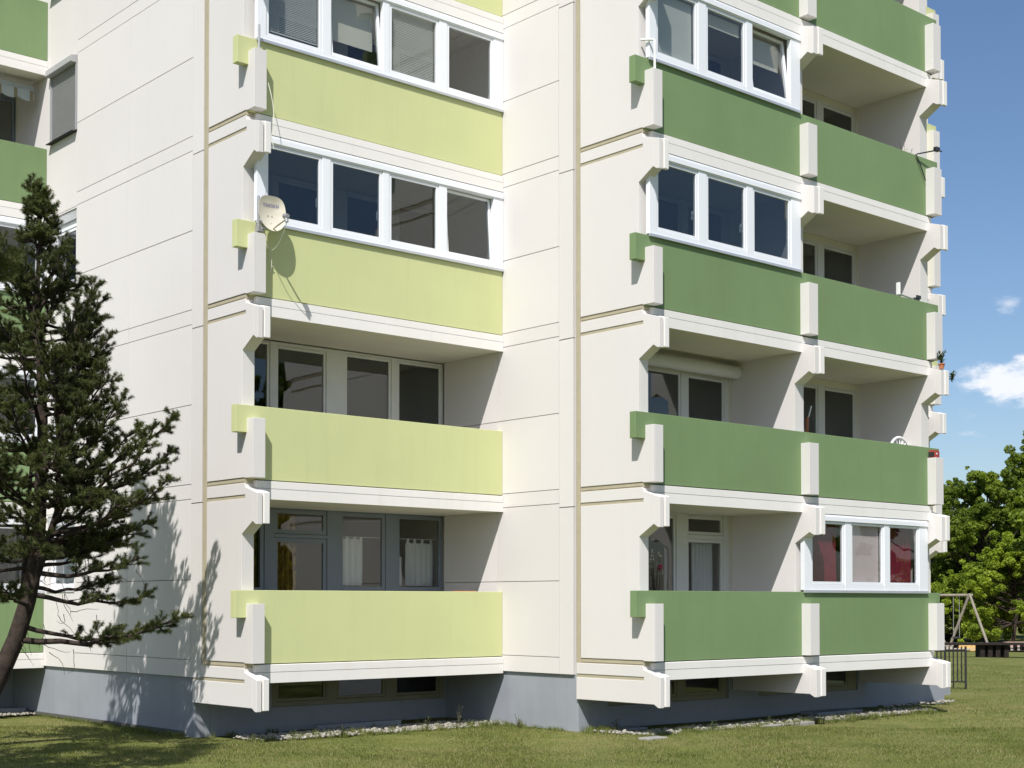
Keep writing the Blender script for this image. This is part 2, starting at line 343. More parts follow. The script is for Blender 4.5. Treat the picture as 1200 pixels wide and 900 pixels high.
# wall panels of the two faces that look left
def face_panels(U, cols, n0=0, n1=NS, back=.05):
    for n in range(n0, n1):
        for (va, vb, kind) in cols:
            if kind == 'grid': segs = [(-.895, .345), (.355, 1.61), (-1.13, -.905)]
            elif kind == 'col': segs = [(-.895 - .30, 1.54)]
            elif kind == 'plain': segs = [(-1.14, .205), (1.575, 1.60)]
            else: segs = [(-1.14, 1.60)]
            for z0, z1 in segs:
                if n == n0 and z0 < -.9: z0 = -1.17
                j = .0012 * random.uniform(-1, 1)
                obj('wall_panel', MB().box(U + j, U + back, va, vb, Z(n, z0), Z(n, z1)), M['wall'], bld, bevel=.003)
face_panels(A, [(20.40, 22.545, 'grid'), (22.555, 24.585, 'grid'), (24.595, 25.72, 'plain'), (25.73, 29.5, 'blank'), (20.062, 20.39, 'col')])
face_panels(B, [(17.325, 18.855, 'grid'), (18.865, W1 - .004, 'grid'), (16.985, 17.315, 'col')])
# load-bearing walls behind the panels
mb = MB().box(A + .051, A + .30, J1 + .16, 24.59, Z(0, -1.17), Z(NS, 0)).box(A + .051, A + .30, 25.73, 29.5, Z(0, -1.17), Z(NS, 0))
for n in range(NS + 1):
    mb.box(A + .052, A + .299, 24.59, 25.73, Z(n, -1.17), Z(n, .2))
obj('bearing_wall', mb, M['wall'], bld)
obj('bearing_wall', MB().box(B + .051, B + .30, J2 + .17, 27.0, Z(0, -1.17), Z(NS, 0)), M['wall'], bld)
obj('bearing_wall', MB().box(C, C + .25, W2 + .12, 27, Z(0, -1.17), Z(NS, 0)), M['wall'], bld)
obj('bearing_wall', MB().box(D, D + .25, W2 + 1.01, 27, Z(0, -1.17), Z(NS, 0)), M['wall'], bld)
# recessed sealed joints
def strip(U, va, vb):
    vc = (va + vb) / 2
    mb = MB().box(U + .02, U + .05, va + .003, vb - .003, Z(0, -1.16), Z(NS, 0)); 
    mb.prism_x([(va + .02, Z(0, -1.159)), (vb - .02, Z(0, -1.159)), (vb - .02, Z(NS, -.01)), (va + .02, Z(NS, -.01))], U + .004, U + .0195)
    obj('joint_strip', mb, M['beige'], bld, bevel=.006)
strip(A, J1, 20.06); strip(B, J2, 16.935)
# grey plinth
P = lambda x0, x1, y0, y1, z1=Z(0, -1.17): MB().box(x0, x1, y0, y1, -.3, z1)
obj('plinth_wall', P(A + .045, A + .32, W1, 29.5), M['plinth'], bld, bevel=.01)
obj('plinth_wall', P(B + .045, B + .32, W2, W1 + .02), M['plinth'], bld, bevel=.01)
def basement_wall(u0, u1, Wb, opens):
    zt, zb, zs = Z(0, -1.206), -.3, Z(0, -1.71)
    mb = MB().box(u0, u1, Wb, Wb + .25, zb, zs); e = [u0] + [x for o in opens for x in o] + [u1]
    for i in range(0, len(e), 2):
        if e[i + 1] - e[i] > .01: mb.box(e[i], e[i + 1], Wb, Wb + .25, zs, zt)
    obj('plinth_wall', mb, M['plinth'], bld)
basement_wall(A + .322, B + .043, W1 + .002, [(12.70, 16.30)])
basement_wall(B + .322, 27.0, W2 + .002, [(17.0, 20.06), (20.9, 23.95)])
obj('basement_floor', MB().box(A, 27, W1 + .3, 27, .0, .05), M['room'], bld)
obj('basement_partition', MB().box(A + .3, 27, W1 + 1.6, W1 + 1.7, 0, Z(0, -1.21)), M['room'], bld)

# ------------------------------------------------------------------ windows
def win(name, plane, base, a0, a1, z0, z1, glasses, m, depth=.07, parent=None, tilt=(), gm='glass', handles=(), sw=.058, gz=None, label=None, sill=False, transom=None, handle_side=1):
    """plane 'V': looks along -V at V=base, a = U.   plane 'U': looks along -U at U=base, a = V."""
    def box(mb, p0, p1, d0, d1, q0, q1):
        if plane == 'V': mb.box(p0, p1, base + d0, base + d1, q0, q1)
        else: mb.box(base + d0, base + d1, p0, p1, q0, q1)
        return mb
    cols = []
    for g in glasses:
        g0, g1 = g[0], g[1]; h0, h1 = (g[2], g[3]) if len(g) > 2 else gz
        cols.append((g0, g1, h0, h1))
    mb = MB()
    ucols = sorted(set((c[0], c[1]) for c in cols)); edges = [a0]
    for c in ucols: edges += [c[0] - sw, c[1] + sw]
    edges.append(a1)
    for i in range(0, len(edges), 2):
        if edges[i + 1] - edges[i] > .004: box(mb, edges[i], edges[i + 1], 0, depth, z0, z1)
    for uc in ucols:
        rows = sorted([(c[2], c[3]) for c in cols if (c[0], c[1]) == uc]); ze = [z0]
        for r in rows: ze += [r[0] - sw, r[1] + sw]
        ze.append(z1)
        for i in range(0, len(ze), 2):
            if ze[i + 1] - ze[i] > .004: box(mb, uc[0] - sw, uc[1] + sw, .001, depth - .001, ze[i], ze[i + 1])
    fr = obj(name, mb, M[m], parent or bld, bevel=.004, label=label)
    for k, (g0, g1, h0, h1) in enumerate(cols):
        q = .004
        s = MB(); d0, d1 = .012, depth - .008
        box(s, g0 - sw + q, g0, d0, d1, h0 - sw + q, h1 + sw - q); box(s, g1, g1 + sw - q, d0, d1, h0 - sw + q, h1 + sw - q)
        box(s, g0, g1, d0 + .0005, d1 - .0005, h0 - sw + q, h0); box(s, g0, g1, d0 + .0005, d1 - .0005, h1, h1 + sw - q)
        p = MB(); box(p, g0 - .002, g1 + .002, .032, .038, h0 - .002, h1 + .002)
        if k in tilt:
            ang = math.radians(7.0 if tilt[k] is True else tilt[k]) if isinstance(tilt, dict) else math.radians(7)
            z_h = h0 - sw + q
            def rot(v):
                if plane == 'V':
                    dy, dz = v.y - (base + .06), v.z - z_h
                    return (v.x, base + .065 + dy * math.cos(ang) + dz * math.sin(ang), z_h + dz * math.cos(ang) - dy * math.sin(ang))
                return v
            s.xf(rot); p.xf(rot)
        obj('sash', s, M[m], fr, bevel=.003)
        obj('pane', p, M[gm], fr)
        if k in handles:
            a = g1 + .022 if handle_side > 0 else g0 - .022; zc = (h0 + h1) / 2 - .1; hh = MB()
            box(hh, a - .012, a + .012, depth - .01, depth + .03, zc - .03, zc + .03); box(hh, a - .01, a + .01, depth + .028, depth + .045, zc - .11, zc + .02)
            obj('handle', hh, M['pvc'], fr)
    if sill:
        s = MB()
        box(s, a0 - .02, a1 + .02, -.075, -.001, z0 - .032, z0 - .012) if plane == 'U' else box(s, a0 - .01, a1 - .002 if a1 > 23.9 or a1 < 16.3 else a1, -.022, .01, z0 - .046, z0 - .002)
        obj('window_sill', s, M['sill'], fr, bevel=.003)
    return fr
def venetian(parent, u0, u1, v, zb, zt, pitch=.027, m='blind'):
    mb = MB(); z = zt
    while z > zb:
        mb.add([(u0, v - .006, z - .012), (u1, v - .006, z - .012), (u1, v + .006, z + .012), (u0, v + .006, z + .012)], [(0, 1, 2, 3)]); z -= pitch
    mb.box(u0, u1, v - .014, v + .014, zb - .03, zb - .012); mb.box(u0, u1, v - .018, v + .018, zt + .005, zt + .035)
    o = obj('venetian_blind', mb, M[m], parent); o['kind'] = 'stuff'
    return o
def curtain(parent, u0, u1, v, zb, zt, m, waves=9, amp=.03, name='curtain', ax='V', scallop=0):
    nx = waves * 8; mb = MB(); vs = []; fs = []; ph = random.random() * 6
    nz = 6
    for j in range(nz + 1):
        z = zt + (zb - zt) * j / nz
        for i in range(nx + 1):
            t = i / nx; u = u0 + (u1 - u0) * t
            d = amp * (math.sin(t * waves * 2 * math.pi + ph + .3 * math.sin(j * .7)) + .35 * math.sin(t * waves * 5.1 + ph * 2)) * (.7 + .3 * j / nz)
            zz = z + (scallop * math.sin(t * 3.14) if j == nz else 0)
            vs.append((u, v + d, zz) if ax == 'V' else (v + d, u, zz))
    for j in range(nz):
        for i in range(nx):
            a = j * (nx + 1) + i; fs.append((a, a + 1, a + nx + 2, a + nx + 1))
    mb.add(vs, fs); o = obj(name, mb, M[m], parent, smooth=True)
    return o

# --- loggia back walls with their windows
def back_wall(n, u0, u1, Wb, a0, a1, zlo, zhi=-1.207 + 2.75, name='loggia_back_wall'):
    mb = MB(); z0, z1 = Z(n, -.925), Z(n, 1.543)
    if a0 - u0 > .01: mb.box(u0, a0, Wb, Wb + .2, z0, z1)
    if u1 - a1 > .01: mb.box(a1, u1, Wb, Wb + .2, z0, z1)
    mb.box(a0, a1, Wb + .001, Wb + .2, z0, Z(n, zlo))
    if Z(n, zhi) < z1 - .01: mb.box(a0, a1, Wb + .001, Wb + .2, Z(n, zhi), z1)
    obj(name, mb, M['ceiling'], bld)
WT = 1.543
for n in range(NS):
    back_wall(n, A + .302, B - .003, W1, 12.08, 16.29, -.85)
    if n == 0:
        w = win('loggia_window', 'V', W1 + .03, 12.08, 16.275, Z(n, -.85), Z(n, WT), [(12.14, 12.50, Z(0, .24), Z(0, 1.45)), (12.83, 13.72, Z(0, -.7), Z(0, .99)), (12.83, 13.72, Z(0, 1.20), Z(0, 1.46)),
                (14.12, 14.94, Z(0, .27), Z(0, 1.46)), (15.32, 16.20, Z(0, .27), Z(0, 1.46))], 'greyframe', sw=.075, gm='clearglass', label='blue grey framed balcony door and windows with curtains behind')
        curtain(w, 12.10, 12.55, W1 + .22, Z(0, -.8), Z(0, 1.5), 'ochre', 4)
        curtain(w, 12.80, 13.30, W1 + .22, Z(0, -.8), Z(0, 1.5), 'ochre', 5, .04)
        curtain(w, 14.13, 14.62, W1 + .18, Z(0, .29), Z(0, 1.09), 'voile', 4, .02, 'cafe_curtain')
        curtain(w, 15.56, 16.17, W1 + .18, Z(0, .29), Z(0, 1.05), 'voile', 5, .015, 'cafe_curtain')
        for u0 in (14.14, 14.28, 14.43, 14.57, 15.58, 15.73, 15.9, 16.1):
            obj('curtain_loop', MB().box(u0, u0 + .045, W1 + .17, W1 + .19, Z(0, 1.04), Z(0, 1.12)), M['voile'], w)
        obj('curtain_rod', MB().tube([(14.08, W1 + .18, Z(0, 1.12)), (16.22, W1 + .18, Z(0, 1.12))], .006), M['voile'], w)
        curtain(w, 15.28, 15.48, W1 + .2, Z(0, .3), Z(0, .8), 'voile', 2, .02, 'side_curtain')
    else:
        w = win('loggia_window', 'V', W1 + .03, 12.08, 16.275, Z(n, -.85), Z(n, WT - .02), [(12.14, 12.62, Z(n, .0), Z(n, 1.46)), (12.83, 13.72, Z(n, -.7), Z(n, 1.42)), (14.20, 15.08, Z(n, .1), Z(n, 1.44)), (15.31, 16.20, Z(n, .1), Z(n, 1.44))], 'oldpvc', sw=.05)
    # green side, two loggias
    for (u0, u1) in ((B + .302, C - .002), (C + TC + .002, D - .002)):
        first = u0 < 18
        if first: a0, a1 = 17.60, 20.12
        else: a0, a1 = 21.2, 23.99
        back_wall(n, u0, u1, W2, a0, a1, -.85)
        if first and n == 0:
            w = win('loggia_window', 'V', W2 + .03, a0, a1 + .02, Z(n, -.85), Z(n, WT), [(17.70, 18.66, Z(0, .0), Z(0, 1.45)), (19.045, 19.90, Z(0, -.7), Z(0, 1.05)), (19.045, 19.90, Z(0, 1.24), Z(0, 1.46))], 'oldpvc', sw=.06, gm='clearglass', label='cream framed balcony door with a narrow top light')
            curtain(w, 19.32, 19.88, W2 + .22, Z(0, -.8), Z(0, 1.05), 'voile', 6, .03)
        elif first:
            w = win('loggia_window', 'V', W2 + .03, a0, a1 + .02, Z(n, -.85), Z(n, WT - (.30 if n == 1 else .02)), [(17.70, 18.80, Z(n, .0), Z(n, 1.20 if n == 1 else 1.44)), (19.06, 19.96, Z(n, -.7), Z(n, 1.18 if n == 1 else 1.44))], 'oldpvc', sw=.05)
            if n == 1:
                obj('wall_above_window', MB().box(a0, a1, W2 + .03, W2 + .2, Z(1, WT - .299), Z(1, WT - .002)), M['ceiling'], bld)
        else:
            w = win('loggia_window', 'V', W2 + .03, a0, a1, Z(n, -.85), Z(n, WT - .12), [(21.3, 22.70, Z(n, .0), Z(n, 1.34)), (22.98, 23.90, Z(n, -.7), Z(n, 1.34))], 'oldpvc', sw=.05)
            obj('wall_above_window', MB().box(a0, a1, W2 + .03, W2 + .2, Z(n, WT - .119), Z(n, WT - .002)), M['ceiling'], bld)
# rooms behind
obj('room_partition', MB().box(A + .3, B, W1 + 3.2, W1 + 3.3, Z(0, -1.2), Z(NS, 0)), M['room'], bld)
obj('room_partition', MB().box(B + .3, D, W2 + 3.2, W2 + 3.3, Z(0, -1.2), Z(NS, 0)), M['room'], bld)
obj('back_wall', MB().box(5.3, 30, 29.6, 29.9, 0, Z(NS, .2)), M['wall'], bld)
obj('roof', MB().box(5.3, A + .3, V1 + 7, 29.9, Z(NS, .05), Z(NS, .3)).box(A, B, V1 - .1, 29.9, Z(NS, .05), Z(NS, .301)).box(B, D + .3, V2 - .1, 29.9, Z(NS, .05), Z(NS, .302)), M['trim'], bld)

# --- glazed-in balconies
def top_rail(n, u0, u1, V0):
    return
def glazing(n, V0, u0, u1, gl, gz, **kw):
    b = V0 - .065
    z0, z1 = Z(n, .21), Z(n, WT - .012)
    w = win('balcony_glazing', 'V', b, u0, u1, z0, z1, [(g[0], g[1]) for g in gl], 'pvc', depth=.08, gz=gz, sill=True, sw=.05, **kw)
    obj('head_rail', MB().box(u0 + .003, u1 - .003, b - .02, b + .05, z1 - .115, z1 - .03), M['pvc'], w, bevel=.004)
    return w
LG = [(11.603, 12.516), (12.775, 13.674), (13.905, 14.823), (15.094, 16.011)]
for n in (2, 3, 4, 5):
    gz = (Z(n, .33), Z(n, 1.345))
    tl = {3: {1: 5.5}, 2: {3: 4.0}}.get(n, {})
    w = glazing(n, V1, 11.396, 16.235 + .04, LG, gz, tilt=tl, gm='clearglass' if n == 3 else 'glass', handles=(0, 1) if n == 2 else ())
    if n == 3:
        venetian(w, 11.61, 12.51, V1 + .02, Z(3, .42), Z(3, 1.33)); venetian(w, 13.91, 14.82, V1 + .02, Z(3, .34), Z(3, 1.33))
        obj('roller_blind', MB().box(12.78, 13.67, V1 + .16, V1 + .163, Z(3, .62), Z(3, 1.33)), M['rollerblind'], w)
    if n == 4: venetian(w, 11.61, 12.51, V1 + .02, Z(4, .42), Z(4, 1.33))
GG = [(16.575, 17.455), (17.754, 18.654), (18.916, 19.832)]
for n in (2, 3, 4, 5):
    gz = (Z(n, .34), Z(n, 1.345))
    w = glazing(n, V2, 16.365, 20.165 - .02, GG, gz, tilt={3: {2: 7.0}}.get(n, {}), gm='clearglass' if n == 3 else 'glass', handles=(0, 1) if n == 2 else ())
    if n == 3:
        obj('roller_blind', MB().box(16.58, 17.45, V2 + .03, V2 + .033, Z(3, .36), Z(3, 1.33)), M['blind'], w)
        obj('roller_blind', MB().box(17.76, 18.65, V2 + .05, V2 + .053, Z(3, 1.12), Z(3, 1.33)), M['rollerblind'], w)
        obj('roller_blind', MB().box(18.92, 19.83, V2 + .17, V2 + .173, Z(3, .85), Z(3, 1.3)), M['rollerblind'], w)
w = win('balcony_glazing', 'V', V2 - .065, 20.20, 23.975, Z(0, .21), Z(0, WT - .012), [(20.45, 21.325), (21.605, 22.515), (22.765, 23.64)], 'pvc', depth=.08, gz=(Z(0, .36), Z(0, 1.37)), gm='clearglass', sill=True, sw=.05, label='white glazing with dark red and pale pink curtains')
obj('head_rail', MB().box(20.203, 23.97, V2 - .085, V2 - .015, Z(0, 1.42), Z(0, 1.50)), M['pvc'], w, bevel=.004)
curtain(w, 20.62, 21.34, V2 + .10, Z(0, .2), Z(0, 1.42), 'red', 8, .025); curtain(w, 22.74, 23.66, V2 + .10, Z(0, .2), Z(0, 1.42), 'red', 10, .025)
obj('net_curtain', MB().box(21.60, 22.52, V2 + .03, V2 + .033, Z(0, .33), Z(0, 1.40)), M['pinknet'], w)
for n in (4, 5): pass

# basement windows
def bwin(Wb, a0, a1, gl):
    win('basement_window', 'V', Wb + .04, a0, a1, Z(0, -1.709), Z(0, -1.207), gl, 'olive', gz=(Z(0, -1.58), Z(0, -1.26)), sw=.05)
bwin(W1, 12.70, 16.30, [(12.86, 13.74), (14.06, 14.97), (15.28, 16.16)])
bwin(W2, 17.0, 20.06, [(17.5, 18.68), (18.97, 19.86)]); bwin(W2, 20.9, 23.95, [(21.3, 22.60), (22.88, 23.63)])

# windows in the left face
for n in range(NS):
    if n in (3, 4):
        fr = obj('roller_shutter', MB().box(A - .02, A + .05, 24.60, 24.635, Z(n, .24), Z(n, 1.45)).box(A - .02, A + .05, 25.675, 25.71, Z(n, .24), Z(n, 1.45)).box(A + .05, A + .06, 24.60, 25.71, Z(n, .22), Z(n, 1.45)), M['shutter'], bld, label='closed grey roller shutter over the small side window')
        obj('shutter_box', MB().prism_y([(A - .12, Z(n, 1.46)), (A - .11, Z(n, 1.575)), (A + .05, Z(n, 1.60)), (A + .05, Z(n, 1.45)), (A - .10, Z(n, 1.45))], 24.60, 25.71), M['shutter'], fr, bevel=.004)
        mb = MB(); z = Z(n, .26)
        while z < Z(n, 1.44):
            mb.prism_y([(A + .035, z), (A + .006, z + .006), (A + .002, z + .02), (A + .012, z + .031), (A + .035, z + .035)], 24.636, 25.674); z += .037
        o = obj('shutter_slats', mb, M['shutter'], fr); o['kind'] = 'stuff'
        obj('window_sill', MB().prism_y([(A - .10, Z(n, .195)), (A - .10, Z(n, .207)), (A + .05, Z(n, .235)), (A + .05, Z(n, .215))], 24.59, 25.715), M['dark'], fr)
    else:
        w = win('side_window', 'U', A + .06, 24.595, 25.715, Z(n, .21), Z(n, 1.575), [(24.76, 25.56, Z(n, .34), Z(n, 1.22))], 'pvc', sill=True)
        obj('head_rail', MB().box(A + .02, A + .058, 24.6, 25.71, Z(n, 1.40), Z(n, 1.57)), M['sill'], w)
        if n < 2: curtain(w, 24.8, 25.5, A + .22, Z(n, .3), Z(n, 1.2), 'voile', 5, .02, ax='U')
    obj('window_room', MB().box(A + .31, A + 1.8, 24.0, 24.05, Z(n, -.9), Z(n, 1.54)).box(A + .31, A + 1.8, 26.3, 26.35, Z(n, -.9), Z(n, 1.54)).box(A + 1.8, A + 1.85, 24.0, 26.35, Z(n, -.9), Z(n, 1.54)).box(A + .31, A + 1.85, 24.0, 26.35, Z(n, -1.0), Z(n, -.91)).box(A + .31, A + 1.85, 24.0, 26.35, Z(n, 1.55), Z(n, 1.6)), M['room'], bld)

# block at the far left (set back)
V0 = 25.915; W0 = 27.24; U0 = A - 5.0
for n in range(NS):
    parapet(n, U0, A - .004, V0, 'green', nubl=.2)
    side_unit(n, U0, V0, 27.0, T)
    back_wall(n, U0, A - .003, W0, U0 + .9, A - .02, -.85)
    w = win('loggia_window', 'V', W0 + .03, U0 + .9, A - .025, Z(n, -.85), Z(n, 1.52), [(U0 + 1.0, U0 + 2.2, Z(n, .1), Z(n, 1.4)), (A - 1.9, A - 1.15, Z(n, .1), Z(n, 1.4)), (A - 1.0, A - .09, Z(n, -.7), Z(n, 1.4))], 'greyframe' if n == 3 else 'oldpvc', sw=.05)
    if n in (1, 2, 0):
        w = glazing(n, V0, U0 + .2, A - .006, [(U0 + .35, U0 + 1.3), (U0 + 1.55, U0 + 2.4), (A - 2.35, A - 1.4), (A - 1.15, A - .2)], (Z(n, .34), Z(n, 1.345)))
for n in range(NS + 1): slab(n, U0 + .14, A - .004, V0, W0)
obj('plinth_wall', MB().box(U0 + .05, A + .04, W0 + .1, W0 + .3, -.3, Z(0, -1.21)), M['plinth'], bld)
obj('room_partition', MB().box(U0, A, 29.4, 29.5, Z(0, -1.2), Z(NS, 0)), M['room'], bld)
# folded awning with a scalloped valance in the third storey loggia of that block
aw = obj('folded_awning', MB().box(A - 4.0, A - .12, V0 + .28, V0 + .45, Z(3, 1.30), Z(3, 1.42)), M['fabric'], bld, bevel=.02, label='grey folded awning with scalloped striped edge')
mb = MB(); bb = MB(); u = A - .14; k = 0
while u > A - 4.0:
    pts = []
    for i in range(9):
        t = i / 8; pts.append((u - .30 * t, Z(3, 1.14) - .0 - .04 * math.sin(math.pi * t)))
    poly = [(u, Z(3, 1.31))] + pts + [(u - .30, Z(3, 1.31))]
    mb.prism_y(poly, V0 + .24, V0 + .246)
    bb.box(u - .075, u - .015, V0 + .235, V0 + .2395, Z(3, 1.12), Z(3, 1.30)); u -= .302
obj('valance', mb, M['fabric'], aw); obj('valance_bands', bb, M['fabricband'], aw)
# round awning cassette in the green loggia, second storey
mb = MB().tube([(17.45, W2 - .16, Z(1, 1.35)), (C - .02, W2 - .16, Z(1, 1.35))], .115, 20)
obj('awning_cassette', mb, M['oldpvc'], bld, smooth=False, bevel=.01, label='white round awning cassette under the loggia ceiling')

# block at the far right (set back): its bays run from behind the green ones to one end partition
E_, V3, W3 = 29.50, 18.90, 20.5
for n in range(NS):
    side_unit(n, E_, V3, W3, TC, side_skin=False); parapet(n, D + .6, E_ + TC, V3, 'lime', nubr=.14)
    back_wall(n, D + .26, E_ - .003, W3, 26.0, 28.9, -.85)
    win('loggia_window', 'V', W3 + .03, 26.0, 28.9, Z(n, -.85), Z(n, WT - .02), [(26.1, 27.3, Z(n, .1), Z(n, 1.4)), (27.6, 28.75, Z(n, -.7), Z(n, 1.4))], 'oldpvc', sw=.05)
for n in range(NS + 1): slab(n, D + .265, E_ + .14, V3, W3)
obj('bearing_wall', MB().box(E_, E_ + .25, W3, 29.5, 0, Z(NS, 0)), M['wall'], bld)
obj('roof', MB().box(D + .31, E_ + .3, V3 - .1, 29.9, Z(NS, .05), Z(NS, .303)), M['trim'], bld)
obj('room_partition', MB().box(D + .25, E_, W3 + 3.7, W3 + 3.8, 0, Z(NS, 0)), M['room'], bld)
obj('plinth_wall', MB().box(D + .3, E_ + .2, W3, W3 + .2, -.3, Z(0, -1.21)), M['plinth'], bld)

lw = obj('garden_wall', MB().box(23.0, 29.3, 18.2, 18.45, -.2, .27), M['plinth'], None, bevel=.01)
tag(lw, 'low blue grey concrete wall at the foot of the right end', 'low wall')

# ------------------------------------------------------------------ things on and around the building
FW = np.array([math.cos(math.radians(48.626)), math.sin(math.radians(48.626)), 0]); RT = np.array([FW[1], -FW[0], 0])
def tubeobj(name, pts, r, m, parent=None, n=8, **k): return obj(name, MB().tube(pts, r, n), m, parent, **k)

# satellite dish on the lime balcony post
zd = CZ + 5.78
dish = thing('satellite_dish', 'cream satellite dish with blue lettering clamped to the post of the lime balcony', 'satellite dish', (11.36, 18.60, CZ + 5.46))
nrm = Vector((-.05, -.98, .12)).normalized(); sx = Vector((0, 0, 1)).cross(nrm).normalized() * -1; sx = Vector((1, 0, 0)); sx = (sx - nrm * sx.dot(nrm)).normalized(); up = nrm.cross(sx); up = up if up.z > 0 else -up
dc = Vector((11.525, 18.47, zd + .01))
def ellipse(k, n): a = 2 * math.pi * k / n; return math.cos(a), math.sin(a)
mb = MB(); NR, NA = 7, 40; vs = [dc - nrm * .07]
def srad(a):      # rounded square-ish outline that narrows to the bottom
    x, y = math.cos(a), math.sin(a); q = (abs(x) ** 3.4 + abs(y) ** 3.4) ** (-1 / 3.4); rx = .215 * (1 - .06 * max(0, y) if y > 0 else 1 - .45 * (-y) ** 2.0); rx *= 1.06; return x * q * rx, y * q * .262 - (.02 * (1 - abs(x)) if y < 0 else 0)
for i in range(1, NR + 1):
    r = i / NR
    for k in range(NA):
        a = 2 * math.pi * k / NA; ex, ey = srad(a); vs.append(dc + sx * ex * r + up * ey * r - nrm * .07 * (1 - r * r))
fs = [(0, 1 + k, 1 + (k + 1) % NA) for k in range(NA)]
for i in range(NR - 1):
    for k in range(NA): fs.append((1 + i * NA + k, 1 + i * NA + (k + 1) % NA, 1 + (i + 1) * NA + (k + 1) % NA, 1 + (i + 1) * NA + k))
nv = len(vs); vs2 = vs + [v - nrm * .012 for v in vs]; fs2 = fs + [tuple(i + nv for i in f) for f in fs] + [(1 + (NR - 1) * NA + k, 1 + (NR - 1) * NA + (k + 1) % NA, nv + 1 + (NR - 1) * NA + (k + 1) % NA, nv + 1 + (NR - 1) * NA + k) for k in range(NA)]
ref = obj('reflector', mb.add(vs2, fs2), M['dish'], dish, smooth=False)
def onface(x, y, d=.003):
    ex, ey = x, y; r2 = (x / .228) ** 2 + (y / .262) ** 2; return dc + sx * x + up * y - nrm * (.07 * (1 - min(1, r2)) - d)
# blue lettering band, worn and unreadable in the photograph
mb = MB(); x = -.135; k = 0
while x < .115:
    w = .020; st = [(0, .0, .004, .045), (w - .006, 0, w - .001, .045)] if k % 3 == 0 else ([(0, 0, .005, .045), (0, .04, w - .002, .046), (0, 0, w - .002, .006), (0, .02, w - .004, .026)] if k % 3 == 1 else [(0, 0, w, .006), (w * .35, 0, w * .65, .045), (0, .039, w, .045)])
    for (a0, b0, a1, b1) in st:
        y0 = .105
        mb.add([onface(x + a0, y0 + b0), onface(x + a1, y0 + b0), onface(x + a1, y0 + b1), onface(x + a0, y0 + b1)], [(0, 1, 2, 3)])
    x += w + .007; k += 1
obj('lettering', mb, M['ink'], ref)
for px_ in (-.05, .02): obj('bolt', MB().tube([onface(px_, -.03, -.004), onface(px_, -.03, .01)], .009, 8), M['alu'], ref)
tubeobj('mast', [(11.36, 18.60, CZ + 5.46), (11.36, 18.60, CZ + 6.04)], .021, M['alu'], dish, 12)
obj('clamp', MB().box(11.32, 11.42, 18.54, 18.64, CZ + 5.50, CZ + 5.60), M['alu'], dish, bevel=.008)
tubeobj('bracket_arm', [(11.38, 18.56, CZ + 5.55), (11.48, 18.49, CZ + 5.56), dc - nrm * .07 - up * .14], .022, M['alu'], dish)
lnb = dc + nrm * .34 - up * .15 + sx * .03
tubeobj('feed_arm', [dc - nrm * .05 - up * .24, lnb - up * .05], .014, M['dish'], dish)
obj('feed_horn', MB().tube([lnb - nrm * -.04 - up * .02, lnb - nrm * .05 + up * .005], [.03, .042], 14).tube([lnb + nrm * .0 - up * .10, lnb - up * .0], .028, 10), M['alu'], dish)
def cable_pts(a, b, sag, n=9, side=Vector((0, 0, 0))):
    a, b = Vector(a), Vector(b); return [a.lerp(b, i / n) + Vector((0, 0, -sag * 4 * (i / n) * (1 - i / n))) + side * math.sin(math.pi * i / n) for i in range(n + 1)]
cb = MB().tube(cable_pts(lnb - up * .1, (11.60, 18.66, CZ + 5.28), .12), .006, 5).tube(cable_pts((11.60, 18.66, CZ + 5.28), (11.48, 18.70, CZ + 5.40), -.02), .006, 5)
cb.tube(cable_pts((11.55, 18.69, CZ + 5.42), (11.62, 18.69, CZ + 4.95), .02, side=Vector((.06, 0, 0))), .006, 5).tube(cable_pts((11.55, 18.69, CZ + 5.2), (11.68, 18.69, CZ + 5.05), .06), .005, 5)
obj('cable', cb, M['cable'], dish)
c2 = MB().tube(cable_pts((11.49, 18.55, CZ + 7.75), (11.47, 18.42, CZ + 6.9), -.0, side=Vector((.05, -.02, 0))) + [Vector((11.50, 18.40, CZ + 6.72))], .006, 5)
tag(obj('hanging_cable', c2, M['cable']), 'thin pale cable hanging over the post of the upper lime balcony', 'cable')
tag(tubeobj('metal_rod', [(11.36, 18.6, CZ + 8.21), (11.36, 18.6, CZ + 8.61)], .019, M['alu']), 'short grey metal rod standing on the upper lime balcony post', 'rod')
tag(tubeobj('angled_rod', [(16.36, 15.24, CZ + 8.21), (16.36, 15.24, CZ + 8.66), (16.36, 15.27, CZ + 8.70), (16.30, 15.47, CZ + 8.74)], .02, M['white']), 'white rod with a bent top standing on the dark green balcony post', 'rod')

# antenna on the right end, third storey
an = thing('wall_antenna', 'small antenna with a white bar on a dark bracket at the right end balcony', 'antenna', (23.73, 15.45, CZ + 5.55))
tubeobj('bracket', [(23.73, 15.45, CZ + 5.50), (23.76, 15.44, CZ + 5.68)], .02, M['white'], an)
tubeobj('arm', [(23.75, 15.44, CZ + 5.70), (23.20, 15.44, CZ + 5.74)], .016, M['alu'], an)
obj('bar', MB().box(23.16, 23.20, 15.40, 15.48, CZ + 5.72, CZ + 5.95), M['white'], an, bevel=.01)
obj('clamp', MB().box(23.68, 23.83, 15.40, 15.50, CZ + 5.62, CZ + 5.74).box(23.72, 23.86, 15.39, 15.42, CZ + 5.72, CZ + 5.79), M['black'], an, bevel=.01)
